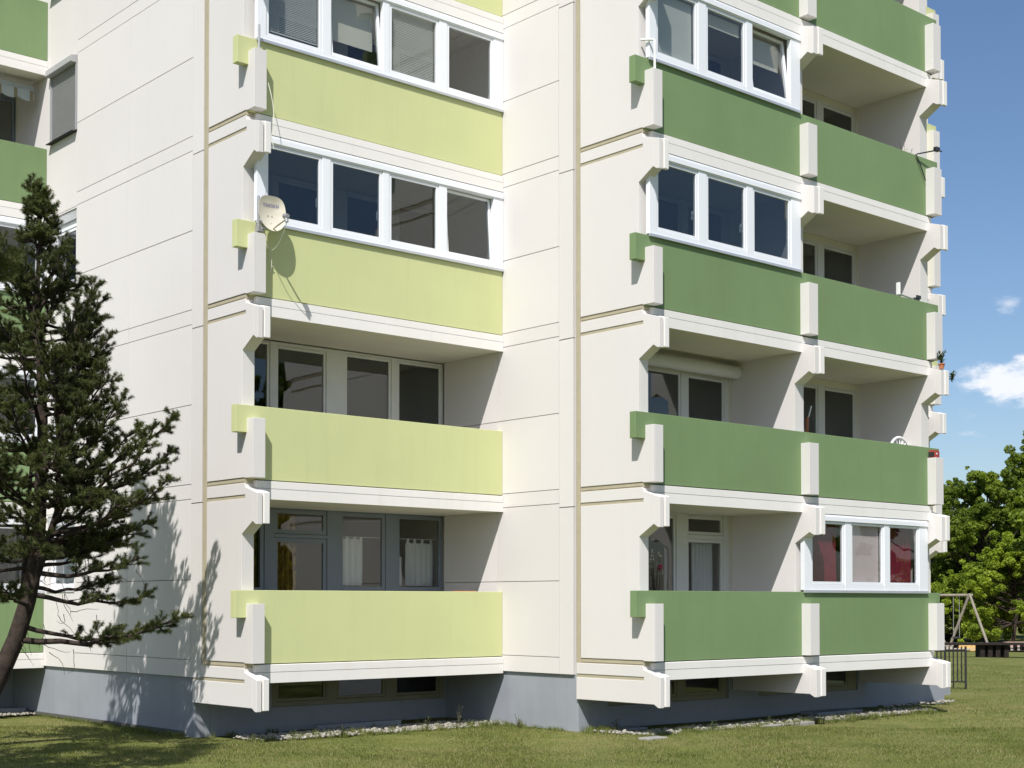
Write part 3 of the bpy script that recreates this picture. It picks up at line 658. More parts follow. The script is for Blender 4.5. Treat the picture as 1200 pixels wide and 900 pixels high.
# aerial with cable, fourth storey
an = thing('aerial', 'dark aerial arm with a cable running down the green parapet at the right end', 'antenna', (23.80, 15.36, CZ + 8.38))
tubeobj('arm', [(23.66, 15.33, CZ + 8.43), (23.96, 15.25, CZ + 8.52), (24.1, 15.2, CZ + 8.56)], .014, M['black'], an)
obj('head', MB().box(24.02, 24.14, 15.14, 15.22, CZ + 8.53, CZ + 8.61).box(24.14, 24.25, 15.16, 15.19, CZ + 8.55, CZ + 8.57), M['black'], an, bevel=.01)
tubeobj('cable', cable_pts((23.64, 15.35, CZ + 8.43), (23.95, 15.34, CZ + 7.98), -.03), .011, M['black'], an)

def sprig(name, label, cat, base, h, n, m, leaf=.03, spread=.12, pot=None, stem=.004, nleaf=7, petals=None, group=None):
    t = thing(name, label, cat, base, group)
    bx, by, bz = base; z0 = bz
    if pot:
        pr, ph = pot; obj('pot', MB().lathe([(0, 0), (pr * .7, 0), (pr, ph), (pr * 1.08, ph), (pr * 1.08, ph - .02), (pr * .9, ph - .02), (0, ph - .02)], base, 14), M['terra'], t); z0 += ph - .02
    sm = MB(); lm = MB(); pm = MB()
    for i in range(n):
        a = random.random() * 6.28; s = spread * (.3 + .7 * random.random()); hh = h * (.55 + .45 * random.random())
        p = [Vector((bx + math.cos(a) * s * t_ ** 1.5, by + math.sin(a) * s * t_ ** 1.5, z0 + hh * t_)) for t_ in (0, .35, .7, 1)]
        sm.tube(p, [stem, stem, stem * .7, stem * .4], 4, cap=False)
        for k in range(nleaf):
            t_ = .25 + .75 * k / nleaf; q = Vector((bx + math.cos(a) * s * t_ ** 1.5, by + math.sin(a) * s * t_ ** 1.5, z0 + hh * t_))
            d = Vector((random.gauss(0, 1), random.gauss(0, 1), random.gauss(.2, .6))).normalized(); w = d.cross(Vector((0, 0, 1))).normalized() * leaf * .28
            L = leaf * (.6 + .8 * random.random())
            lm.add([q, q + d * L * .5 + w, q + d * L, q + d * L * .5 - w], [(0, 1, 2, 3)])
        if petals and random.random() < .6:
            q = p[-1]
            for k in range(5):
                d = Vector((random.gauss(0, 1), random.gauss(0, 1), random.gauss(0, 1))).normalized(); w = d.cross(Vector((.3, .2, 1))).normalized() * .014
                pm.add([q, q + d * .02 + w, q + d * .04, q + d * .02 - w], [(0, 1, 2, 3)])
    obj('stem', sm, M['twig'], t)
    lo = obj('foliage', lm, M[m], t); lo['kind'] = 'stuff'
    if petals and pm.v: obj('flowers', pm, M[petals], t)
    return t
sprig('bare_plant', 'thin bare twiggy plant behind the green parapet of the fourth storey', 'plant', (23.66, 15.62, CZ + 8.43 - .25), .62, 14, 'potleaf', .03, .2)
sprig('potted_plant', 'small green plant in a terracotta pot on the right end corbel', 'plant', (24.12, 15.13, CZ + 4.40), .28, 12, 'potleaf', .07, .10, pot=(.06, .10))
sprig('hanging_plant', 'small dark green plant hanging beyond the right end corbel', 'plant', (24.50, 15.15, CZ + 4.22), .2, 12, 'potleaf', .06, .10)
sprig('flowering_plant', 'pink and white flowering plant seen in the lowest dark green loggia', 'plant', (17.10, 15.95, CZ - .30), .95, 22, 'potleaf', .04, .16, petals='palepetal', pot=(.12, .2))
mb = MB(); q = Vector((17.22, 15.95, CZ + .56))
for k in range(14):
    d = Vector((random.gauss(0, 1), random.gauss(0, 1), random.gauss(0, 1))).normalized(); w = d.cross(Vector((.3, .2, 1))).normalized() * .022
    mb.add([q, q + d * .035 + w, q + d * .06, q + d * .035 - w], [(0, 1, 2, 3)])
fl = thing('pink_flower', 'single bright pink flower in the lowest dark green loggia', 'flower', (17.22, 15.95, CZ + .2))
tubeobj('stem', [(17.2, 15.96, CZ - .1), (17.22, 15.95, CZ + .56)], .004, M['twig'], fl); obj('petals', mb, M['pink'], fl)
# broom by the partition of the second storey
br = thing('broom', 'wooden broom leaning behind the green parapet beside the middle post', 'broom', (21.02, 15.9, CZ + 1.84))
tubeobj('handle', [(21.0, 15.95, CZ + 1.84), (21.02, 15.9, CZ + 3.30)], .03, M['terra'], br); 
tubeobj('white_stick', [(21.03, 15.9, CZ + 3.24), (21.14, 15.9, CZ + 3.51)], .013, M['white'], br)
# white chair with a round spoked back
ch = thing('round_back_chair', 'white chair with a round spoked back showing above the green parapet', 'chair', (24.0 - .12, 15.85, CZ + 1.84)); cx, cz = 23.73, CZ + 2.80
mb = MB(); pts = [(cx + .33 * math.cos(a), 15.80, cz + .33 * math.sin(a)) for a in np.linspace(0, math.pi, 19)]
obj('back_rim', mb.tube(pts, .026, 8), M['white'], ch)
for k in range(9):
    a = math.pi * (k + .5) / 9; obj('spoke', MB().tube([(cx + .10 * math.cos(a), 15.80, cz + .10 * math.sin(a)), (cx + .32 * math.cos(a), 15.80, cz + .32 * math.sin(a))], .011, 6), M['white'], ch)
obj('back_plate', MB().tube([(cx, 15.79, cz), (cx, 15.81, cz)], .13, 18), M['white'], ch)
obj('seat', MB().box(cx - .25, cx + .25, 15.82, 16.28, CZ + 2.26, CZ + 2.30), M['white'], ch, bevel=.01)
for sx_ in (-.22, .22):
    for yy in (15.84, 16.25): obj('leg', MB().box(cx + sx_ - .018, cx + sx_ + .018, yy - .018, yy + .018, CZ + 1.835, CZ + 2.255), M['white'], ch)
    obj('back_post', MB().box(cx + sx_ - .015, cx + sx_ + .015, 15.80, 15.82, CZ + 2.30, CZ + 2.86), M['white'], ch)
# red lantern box on the post
rl = thing('red_lantern', 'small red box lantern standing on the right end post', 'lantern', (24.13, 15.28, CZ + 2.75 - .022))
zb = CZ + 2.75 - .022
obj('body', MB().box(24.03, 24.20, 15.23, 15.37, zb, zb + .13), M['redp'], rl, bevel=.015); obj('lid', MB().box(24.04, 24.19, 15.24, 15.36, zb + .13, zb + .145), M['redp'], rl, bevel=.005)
obj('side_panel', MB().box(24.022, 24.0295, 15.24, 15.36, zb + .02, zb + .11), M['black'], rl); obj('button', MB().tube([(24.09, 15.229, zb + .075), (24.09, 15.222, zb + .075)], .018, 10), M['white'], rl)
pr = thing('flower_trough', 'terracotta trough rim just above the lowest lime parapet', 'planter', (15.6, 19.0, CZ - .03))
obj('trough', MB().box(15.42, 15.82, 18.87, 19.03, CZ + .02, CZ + .192), M['terra'], pr, bevel=.01); obj('soil', MB().box(15.44, 15.80, 18.89, 19.01, CZ + .193, CZ + .195), M['brown'], pr)

# ------------------------------------------------------------------ foot of the building
def slabthing(label, x0, x1, y0, y1, z0, z1, m='concrete', cat='paving slab', name='paving_slab'):
    o = obj(name, MB().box(x0, x1, y0, y1, z0, z1), M[m], None, bevel=.012); tag(o, label, cat); return o
slabthing('flat concrete paving slab in the lawn below the dark green balcony post', 16.0, 16.42, 15.05, 15.28, -.05, .035)
slabthing('long pale kerb stone in the lawn below the middle green post', 19.0, 20.4, 15.30, 15.42, -.05, .04)
slabthing('low concrete curb of a light well under the lime balcony', 13.2, 14.9, 19.75, 19.87, -.1, .09, 'plinth', 'curb', 'light_well_curb')
slabthing('flat grey slab under the right green balcony', 21.9, 23.3, 16.35, 16.75, -.05, .05, 'plinth')
slabthing('small grey slab beside the plinth corner', 16.75, 17.3, 16.3, 16.7, -.05, .05, 'plinth')
slabthing('grey kerb slab in front of the left plinth', 9.6, 11.25, 26.6, 26.9, -.05, .10, 'plinth')
# pebble strip
ico = bmesh.new(); bmesh.ops.create_icosphere(ico, subdivisions=1, radius=1.0); iv = np.array([v.co[:] for v in ico.verts]); fi = np.array([[v.index for v in f.verts] for f in ico.faces]); ico.free()
def pebbles(regions):
    Vs, Fs, k = [], [], 0
    for (x0, x1, y0f, y1f, n) in regions:
        for i in range(n):
            x = rng.uniform(x0, x1); t = rng.random(); y = y0f(x) + (y1f(x) - y0f(x)) * t
            if math.sin(x * 3.1) + math.sin(x * 7.7 + 2) + rng.normal(0, .9) < -.6 and t < .7: continue
            s = rng.uniform(.012, .042) * (1.35 if rng.random() < .1 else 1); sc = np.array([rng.uniform(.8, 1.4), rng.uniform(.8, 1.3), rng.uniform(.5, .8)]) * s
            v = iv * (1 + rng.normal(0, .12, (len(iv), 1))); a = rng.uniform(0, 6.28); ca, sa = math.cos(a), math.sin(a); v = v * sc; v = np.stack([v[:, 0] * ca - v[:, 1] * sa, v[:, 0] * sa + v[:, 1] * ca, v[:, 2]], 1)
            Vs.append(v + [x, y, s * .45 + rng.uniform(0, .015)]); Fs.append(fi + k); k += len(iv)
    return np.concatenate(Vs), np.concatenate(Fs)
Vp, Fp = pebbles([(11.5, 16.25, lambda x: 18.72 - .05 * (x - 12), lambda x: 19.5, 2600), (16.5, 24.5, lambda x: 15.45, lambda x: 16.05, 2600), (24.5, 27, lambda x: 16.6, lambda x: 17.2, 250), (9.0, 11.2, lambda x: 26.0, lambda x: 26.6, 350), (16.3, 16.7, lambda x: 16.0, lambda x: 16.6, 60)])
o = npobj('pebble_strip', Vp, Fp, M['pebble'], None, 'stuff'); tag(o, 'pale pebbles strewn along the foot of the building', 'pebbles')

# ------------------------------------------------------------------ ground
def lawnmat():
    m = bpy.data.materials.new('lawn_soil'); m.use_nodes = True; t = m.node_tree; b = t.nodes['Principled BSDF']; b.inputs['Roughness'].default_value = .95; b.inputs['Specular IOR Level'].default_value = .1
    g = N(t, 'ShaderNodeNewGeometry')
    def noise(s, d): n = N(t, 'ShaderNodeTexNoise', Scale=s, Detail=d, Roughness=.65); t.links.new(g.outputs['Position'], n.inputs['Vector']); return n
    a, c, f = noise(.35, 5), noise(1.3, 5), noise(22, 6)
    r = N(t, 'ShaderNodeValToRGB'); e = r.color_ramp.elements; e[0].position = .3; e[0].color = (.085, .105, .028, 1); e[1].position = .72; e[1].color = (.23, .20, .095, 1); e.new(.5).color = (.15, .165, .048, 1)
    ad = N(t, 'ShaderNodeMix', data_type='FLOAT'); ad.inputs[0].default_value = .5; t.links.new(a.outputs['Fac'], ad.inputs[2]); t.links.new(c.outputs['Fac'], ad.inputs[3]); t.links.new(ad.outputs[0], r.inputs[0])
    mx = N(t, 'ShaderNodeMix', data_type='RGBA', blend_type='MULTIPLY'); mx.inputs[0].default_value = .7; t.links.new(r.outputs[0], mx.inputs[6])
    rr = N(t, 'ShaderNodeMapRange'); rr.inputs['From Min'].default_value = .3; rr.inputs['From Max'].default_value = .7; rr.inputs['To Min'].default_value = .45; rr.inputs['To Max'].default_value = 1.35; t.links.new(f.outputs['Fac'], rr.inputs['Value']); 
    t.links.new(rr.outputs[0], mx.inputs[7]); t.links.new(mx.outputs[2], b.inputs['Base Color'])
    bp = N(t, 'ShaderNodeBump', Strength=.6, Distance=.03); t.links.new(f.outputs['Fac'], bp.inputs['Height']); t.links.new(bp.outputs[0], b.inputs['Normal'])
    return m
M['lawn'] = lawnmat()
xs = np.concatenate([np.linspace(-900, -30, 12), np.linspace(-20, 90, 111), np.linspace(120, 1500, 14)]); ys = np.concatenate([np.linspace(-900, -30, 12), np.linspace(-20, 90, 111), np.linspace(120, 1500, 14)])
def gz(x, y): return .022 * np.sin(x * .9 + y * .3) + .018 * np.sin(y * 1.1 - x * .5) - .01
X, Y = np.meshgrid(xs, ys); V = np.stack([X.ravel(), Y.ravel(), gz(X, Y).ravel()], 1); nx_ = len(xs)
F = [(j * nx_ + i, j * nx_ + i + 1, (j + 1) * nx_ + i + 1, (j + 1) * nx_ + i) for j in range(len(ys) - 1) for i in range(nx_ - 1)]
g = npobj('ground', V, F, M['lawn'], None, 'structure')
for p in g.data.polygons: p.use_smooth = True

# grass blades
def inside_building(x, y):
    a = (x > A + .0) & (x < B + .1) & (y > 19.3); b = (x > B - .05) & (y > W2 - .45) & (x < 26); c = (x > 5) & (x < A + .1) & (y > 26.2); d = (x > 24) & (x < 30) & (y > 18)
    return a | b | c | d
def patch(x, y, s, ph=0): return np.sin(x * s + ph) * np.cos(y * s * 1.13 + 1.7 * ph) + .6 * np.sin(x * s * 2.3 - y * s * 1.9 + ph) + .35 * np.sin(x * s * 5.1 + y * s * 4.3)
def grass(n, dmin, dmax, hmul, wid, name, m, keep=None, tang=(.0, .0)):
    d = np.sqrt(rng.uniform(dmin ** 2, dmax ** 2, n)); lat = rng.uniform(-.40, .40, n) * d
    P = FW[None, :] * d[:, None] + RT[None, :] * lat[:, None]
    ok = ~inside_building(P[:, 0], P[:, 1])
    if keep is not None: ok &= keep(P[:, 0], P[:, 1], rng.random(n))
    P = P[ok]; n = len(P); P[:, 2] = gz(P[:, 0], P[:, 1]) - .004
    dn = .75 + .25 * np.clip(patch(P[:, 0], P[:, 1], 1.1), -1, 1)
    h = rng.uniform(.5, 1.1, n) * hmul * dn; a = rng.uniform(0, 6.28, n); lean = rng.uniform(.1, .8, n) * h; w = wid * rng.uniform(.6, 1.2, n)
    dx, dy = np.cos(a), np.sin(a); b = rng.uniform(0, 6.28, n); wx, wy = np.cos(b) * w, np.sin(b) * w
    v0 = P + np.stack([wx, wy, 0 * w], 1); v1 = P - np.stack([wx, wy, 0 * w], 1)
    mid = P + np.stack([dx * lean * .35, dy * lean * .35, h * .6], 1); v2 = mid - np.stack([wx, wy, 0 * w], 1) * .7; v3 = mid + np.stack([wx, wy, 0 * w], 1) * .7; v4 = P + np.stack([dx * lean, dy * lean, h], 1)
    V = np.stack([v0, v1, v2, v3, v4], 1).reshape(-1, 3); i = np.arange(n) * 5
    F = np.concatenate([np.stack([i, i + 1, i + 2], 1), np.stack([i, i + 2, i + 3], 1), np.stack([i + 3, i + 2, i + 4], 1)])
    return npobj(name, V, F, m, None, 'stuff')
M['grass'] = leafmat('grass_blades', (0.085, 0.115, 0.024), (0.22, 0.235, 0.062), 0.3, 1.1)
M['drygrass'] = leafmat('dry_grass_blades', (0.24, 0.20, 0.09), (0.36, 0.31, 0.16), 0.25, 2.0)
tag(grass(190000, 17.3, 24.5, .045, .0045, 'grass', M['grass'], keep=lambda x, y, r: r < .72 + .35 * patch(x, y, .8, 1.0)), 'short green mown grass in front of the building', 'grass')
tag(grass(60000, 24, 48, .05, .009, 'grass', M['grass'], keep=lambda x, y, r: (x > 22)), 'mown grass at the right side of the building', 'grass')
tag(grass(90000, 17.3, 30, .038, .005, 'dry_grass', M['drygrass'], keep=lambda x, y, r: patch(x, y, .9, 2.0) + 1.2 * r > .40), 'dry straw coloured grass patches in the lawn', 'dry grass')
# longer tufts along the pebbles and the plinth corner
def tufts(cs, name, label):
    n = len(cs) * 26; c = np.repeat(np.array(cs), 26, 0); P = np.zeros((n, 3)); P[:, :2] = c[:, :2] + rng.normal(0, .035, (n, 2)); hh = c[:, 2] * rng.uniform(.4, 1.1, n)
    a = rng.uniform(0, 6.28, n); w = .004; dx, dy = np.cos(a), np.sin(a); lean = hh * rng.uniform(.1, .7, n)
    v0 = P + np.stack([-dy * w, dx * w, 0 * dx], 1); v1 = P - np.stack([-dy * w, dx * w, 0 * dx], 1); v2 = P + np.stack([dx * lean, dy * lean, hh], 1)
    V = np.stack([v0, v1, v2], 1).reshape(-1, 3); F = np.arange(3 * n).reshape(-1, 3); tag(npobj(name, V, F, M['grass'], None, 'stuff'), label, 'grass')
cs = [(x, 18.75 - .05 * (x - 12) + rng.normal(0, .12), rng.uniform(.06, .15)) for x in rng.uniform(11.4, 16.3, 130)] + [(x, 15.42 + rng.normal(0, .1), rng.uniform(.06, .14)) for x in rng.uniform(16.4, 24.4, 200)] + [(16.25 + rng.uniform(-.1, .5), 16.85 + rng.uniform(-.7, .0), .13) for _ in range(26)] + [(x, W1 - .15 - rng.random() * .5, .09) for x in rng.uniform(11.3, 16, 25)] + [(A - .12 - rng.random() * .1, y, .07) for y in rng.uniform(20.3, 26, 60)] + [(B - .1, y, .08) for y in rng.uniform(17, 18.9, 18)]
tufts(cs, 'border_grass', 'longer grass tufts growing along the pebbles')
for k, (x, y, h, lab) in enumerate([(15.32, 18.72, .42, 'tall thin weed among the pebbles right of the lime balcony'), (14.55, 18.6, .26, 'small weed sprouting at the middle of the pebble strip'), (16.0, 18.0, .22, 'thin weed in the grass before the grey plinth corner'), (12.9, 18.62, .22, 'weed at the left part of the pebble strip'), (16.62, 16.35, .30, 'leafy weed at the plinth corner under the green balcony'), (12.1, 18.8, .18, 'low leafy weed below the left corbel'), (18.0, 15.5, .2, 'low weed in front of the dark green balcony pebbles'), (19.6, 15.62, .17, 'low spreading weed left of the middle green corbel')]):
    sprig('weed', lab, 'weed', (x, y, 0), h, 6, 'potleaf', .035, .09, nleaf=8)

# ------------------------------------------------------------------ right background: fence, playground
fn = thing('bar_fence', 'short black metal bar fence at the right end of the building', 'fence', (31.0, 19.5, 0))
f0 = FW * 35 + RT * (1083 - 600) / 1702 * 35; f1 = FW * 35 + RT * (1131 - 600) / 1702 * 35
def fp(t, z, off=0): p = f0 + (f1 - f0) * t + FW * off; return Vector((p[0], p[1], z))
nb = 10
for k in range(nb + 1):
    t = k / nb; r = .028 if k in (nb, 5) else .017
    obj('fence_post' if k in (nb, 0) else 'bar', MB().tube([fp(t, .16 if k not in (0, nb, 7) else 0), fp(t, 1.02)], r, 6), M['black'], fn)
for z in (.17, .93): obj('rail', MB().tube([fp(0, z), fp(1, z)], .02, 6), M['black'], fn)

def pt(px, z, d): p = FW * d + RT * (px - 600) / 1702 * d; return Vector((p[0], p[1], z))
sw = thing('swing_frame', 'wooden A frame playground swing in front of the trees', 'swing', pt(1120, 0, 66))
zt = CZ + .33
obj('beam', MB().tube([pt(1080, zt, 67), pt(1140, zt, 66)], .06, 8), M['wood'], sw)
for (a, b) in ((1136, 1112), (1136, 1159), (1084, 1109), (1084, 1062)):
    dd = 66 if a > 1100 else 67; obj('leg', MB().tube([pt(a, zt + .05, dd), pt(b, 0, dd + (.9 if b < a else -.9))], .06, 8), M['wood'], sw)
for p in (1117, 1124): obj('chain', MB().tube([pt(p, zt, 66.4), pt(p, .48, 66.4)], .012, 5), M['alu'], sw)
obj('swing_seat', MB().tube([pt(1116, .47, 66.4), pt(1125, .47, 66.4)], .04, 6), M['black'], sw)
def quadbox(mb, p0, p1, th, z0, z1):
    d = (p1 - p0); d.z = 0; d.normalize(); w = Vector((-d.y, d.x, 0)) * th / 2
    vs = [Vector((q.x, q.y, z)) for z in (z0, z1) for q in (p0 - w, p1 - w, p1 + w, p0 + w)]
    return mb.add(vs, [(0, 3, 2, 1), (4, 5, 6, 7), (0, 1, 5, 4), (1, 2, 6, 5), (2, 3, 7, 6), (3, 0, 4, 7)])
# sand patch under the swing
vs = []; 
for k in range(40):
    a = 2 * math.pi * k / 40; r = 1 + .06 * math.sin(3 * a) + .04 * math.sin(7 * a); q = pt(1170, 0, 67) + Vector((RT[0], RT[1], 0)) * 11 * r * math.cos(a) + Vector((FW[0], FW[1], 0)) * 5.6 * r * math.sin(a); vs.append((q.x, q.y, .045))
o = obj('sand_ground', MB().add(vs, [tuple(range(40))]), M['sand'], None, kind='structure')
tb = thing('long_table', 'long low dark table with block legs standing on the shaded lawn', 'table', pt(1160, 0, 55))
obj('table_top', quadbox(MB(), pt(1098, 0, 55), pt(1230, 0, 55), .9, .47, .55), M['brown'], tb, bevel=.01)
for p in (1148, 1157, 1166, 1176, 1120): obj('leg', quadbox(MB(), pt(p - 2.6, 0, 55), pt(p + 2.6, 0, 55), .6 if p != 1120 else .1, 0 if p != 1120 else .35, .469), M['brown'], tb)
yb = thing('sandbox_edge', 'yellow wooden edge plank of the sand area behind the fence', 'plank edge', pt(1135, 0, 62))
obj('plank', quadbox(MB(), pt(1121, 0, 62), pt(1149, 0, 62), .12, .12, .27), M['planks'], yb); obj('plank', quadbox(MB(), pt(1136, 0, 61.5), pt(1150, 0, 61.5), .12, .02, .10), M['planks'], yb)
bn = thing('picnic_bench', 'faded reddish wooden bench at the right edge behind the lawn', 'bench', pt(1190, 0, 62))
obj('seat_board', quadbox(MB(), pt(1177, 0, 61), pt(1212, 0, 61), .35, .30, .42), M['pinkwood'], bn); obj('seat_board', quadbox(MB(), pt(1178, 0, 62), pt(1212, 0, 62), .3, .18, .24), M['pinkwood'], bn)
for p in (1181, 1189, 1197, 1205): obj('leg', quadbox(MB(), pt(p - 1, 0, 61.5), pt(p + 1.2, 0, 61.5), .3, 0, .29), M['brown'], bn)

# ------------------------------------------------------------------ broadleaf trees
def leaves(centers, radii, n, size, squash=.8):
    centers = np.array(centers); radii = np.array(radii); w = radii ** 2; idx = rng.choice(len(centers), n, p=w / w.sum())
    d = rng.normal(0, 1, (n, 3)); d /= np.linalg.norm(d, axis=1)[:, None]; r = radii[idx] * rng.uniform(.45, 1.05, n) ** .6
    P = centers[idx] + d * r[:, None] * np.array([1, 1, squash])
    # local clumps
    cl = rng.normal(0, 1, (n, 3)) * .0
    nr = rng.normal(0, 1, (n, 3)) * .8 + d * .6 + np.array([0, 0, .5]); nr /= np.linalg.norm(nr, axis=1)[:, None]
    t = np.cross(nr, rng.normal(0, 1, (n, 3))); t /= np.linalg.norm(t, axis=1)[:, None]; b = np.cross(nr, t)
    s = size * rng.uniform(.6, 1.3, n)[:, None]
    V = np.stack([P - t * s, P + b * s * .5 - t * s * .1, P + t * s, P - b * s * .5 + t * s * .1], 1).reshape(-1, 3)
    return V, np.arange(4 * n).reshape(-1, 4)
def broadleaf(name, label, base, h, rad, m, nblob, nleaf, size, low=.25, seed=0, lean=(0, 0), group='trees behind the playground'):
    global rng
    rg = np.random.default_rng(seed); t = thing(name, label, 'tree', base, group)
    b = np.array(base); cs, rs = [], []; tips = []
    for k in range(nblob):
        a = rg.uniform(0, 6.28); zf = rg.uniform(low, 1.0); pr = math.sin(min(1, (1.08 - zf) / .62) * math.pi / 2) if zf > .46 else .75 + .25 * (zf - low)
        rr = rad * pr * math.sqrt(rg.uniform(.08, 1)); c = b + np.array([math.cos(a) * rr + lean[0] * zf, math.sin(a) * rr + lean[1] * zf, h * zf * .94]); cs.append(c); rs.append(rad * rg.uniform(.13, .27))
    # sub clumps round each blob, for an uneven outline
    c2, r2 = [], []
    for c, r in zip(cs, rs):
        for j in range(12):
            d = rg.normal(0, 1, 3); d /= np.linalg.norm(d); c2.append(c + d * r * rg.uniform(.3, 1.35)); r2.append(r * rg.uniform(.12, .42))
    V, F = leaves(c2, r2, nleaf, size)
    o = npobj('crown', V, F, M[m], t); o['kind'] = 'stuff'
    mb = MB(); tr = h * .022; top = b + np.array([lean[0] * .7, lean[1] * .7, h * .75])
    mid = b + (top - b) * .5 + np.array([rg.normal(0, .15), rg.normal(0, .15), 0])
    mb.tube([b, b + (mid - b) * .5, mid, top], [tr, tr * .8, tr * .55, tr * .15], 8)
    obj('trunk', mb, M['bark'], t)
    lm = MB()
    for c in cs:
        z = max(.2 * h, c[2] - b[2] - h * .2); f = min(.9, z / (h * .75)); s0 = b + (top - b) * f; m_ = (s0 + c) / 2 + np.array([0, 0, -.04 * h]); lm.tube([s0, m_, c], [tr * .35, tr * .2, tr * .06], 5, cap=False)
    obj('limbs', lm, M['bark'], t)
    return t
def bp(px, d): p = FW * d + RT * (px - 600) / 1702 * d; return (float(p[0]), float(p[1]), 0.0)
broadleaf('leafy_tree', 'dark broadleaf tree just beside the right end of the building', bp(1095, 88), 9.3, 4.2, 'leafC', 60, 75000, .09, .05, 1)
broadleaf('leafy_tree', 'fresh green tree with a rounded top behind the swing', bp(1152, 76), 9.2, 3.5, 'leafB', 76, 130000, .075, .08, 2)
broadleaf('leafy_tree', 'tall dark tree with open branches at the right picture edge', bp(1236, 80), 12.6, 4.0, 'leafB', 60, 95000, .085, .25, 3)
broadleaf('leafy_tree', 'low bright yellow green tree in front of the darker trees', bp(1186, 71), 5.2, 3.3, 'leafA', 66, 115000, .068, .06, 4)
broadleaf('leafy_tree', 'dark low tree filling the gap behind the low bright tree', bp(1210, 86), 7.6, 4.5, 'leafC', 50, 65000, .095, .03, 5)
broadleaf('leafy_tree', 'dense shaded shrubby tree behind the swing legs', bp(1125, 78), 5.2, 3.4, 'leafC', 40, 55000, .085, .02, 6)
broadleaf('leafy_tree', 'tall tree of the row beyond the right picture edge', bp(1330, 60), 11, 4.5, 'leafB', 36, 25000, .16, .15, 7)
# two trees to the right of the camera that the loggia windows mirror
for k, (x, y) in enumerate(((33, -10), (40, -19), (52, 0))):
    broadleaf('leafy_tree', ['broad tree across the lawn right of the camera', 'wide crowned tree across the lawn beyond the first', 'farthest tree across the lawn right of the camera'][k], (x, y, 0), 12.5 - k, 5, 'leafB', 30, 14000, .24, .2, 20 + k, group='trees across the lawn')

# far belt of woodland closing the lawn
cc, rr_ = [], []
for k in range(150):
    px_ = -400 + 2500 * k / 150 + random.uniform(-8, 8); d_ = random.uniform(120, 150); q = pt(px_, 0, d_)
    for z_ in (1.5, 3.5, 5.5): cc.append((q.x + random.uniform(-2, 2), q.y + random.uniform(-2, 2), z_ + random.uniform(-.6, .9))); rr_.append(random.uniform(1.8, 3.2))
Vw, Fw = leaves(cc, rr_, 45000, .30)
tag(npobj('far_woods', Vw, Fw, M['leafC'], None, 'stuff'), 'dark belt of woodland far beyond the playground', 'woodland')

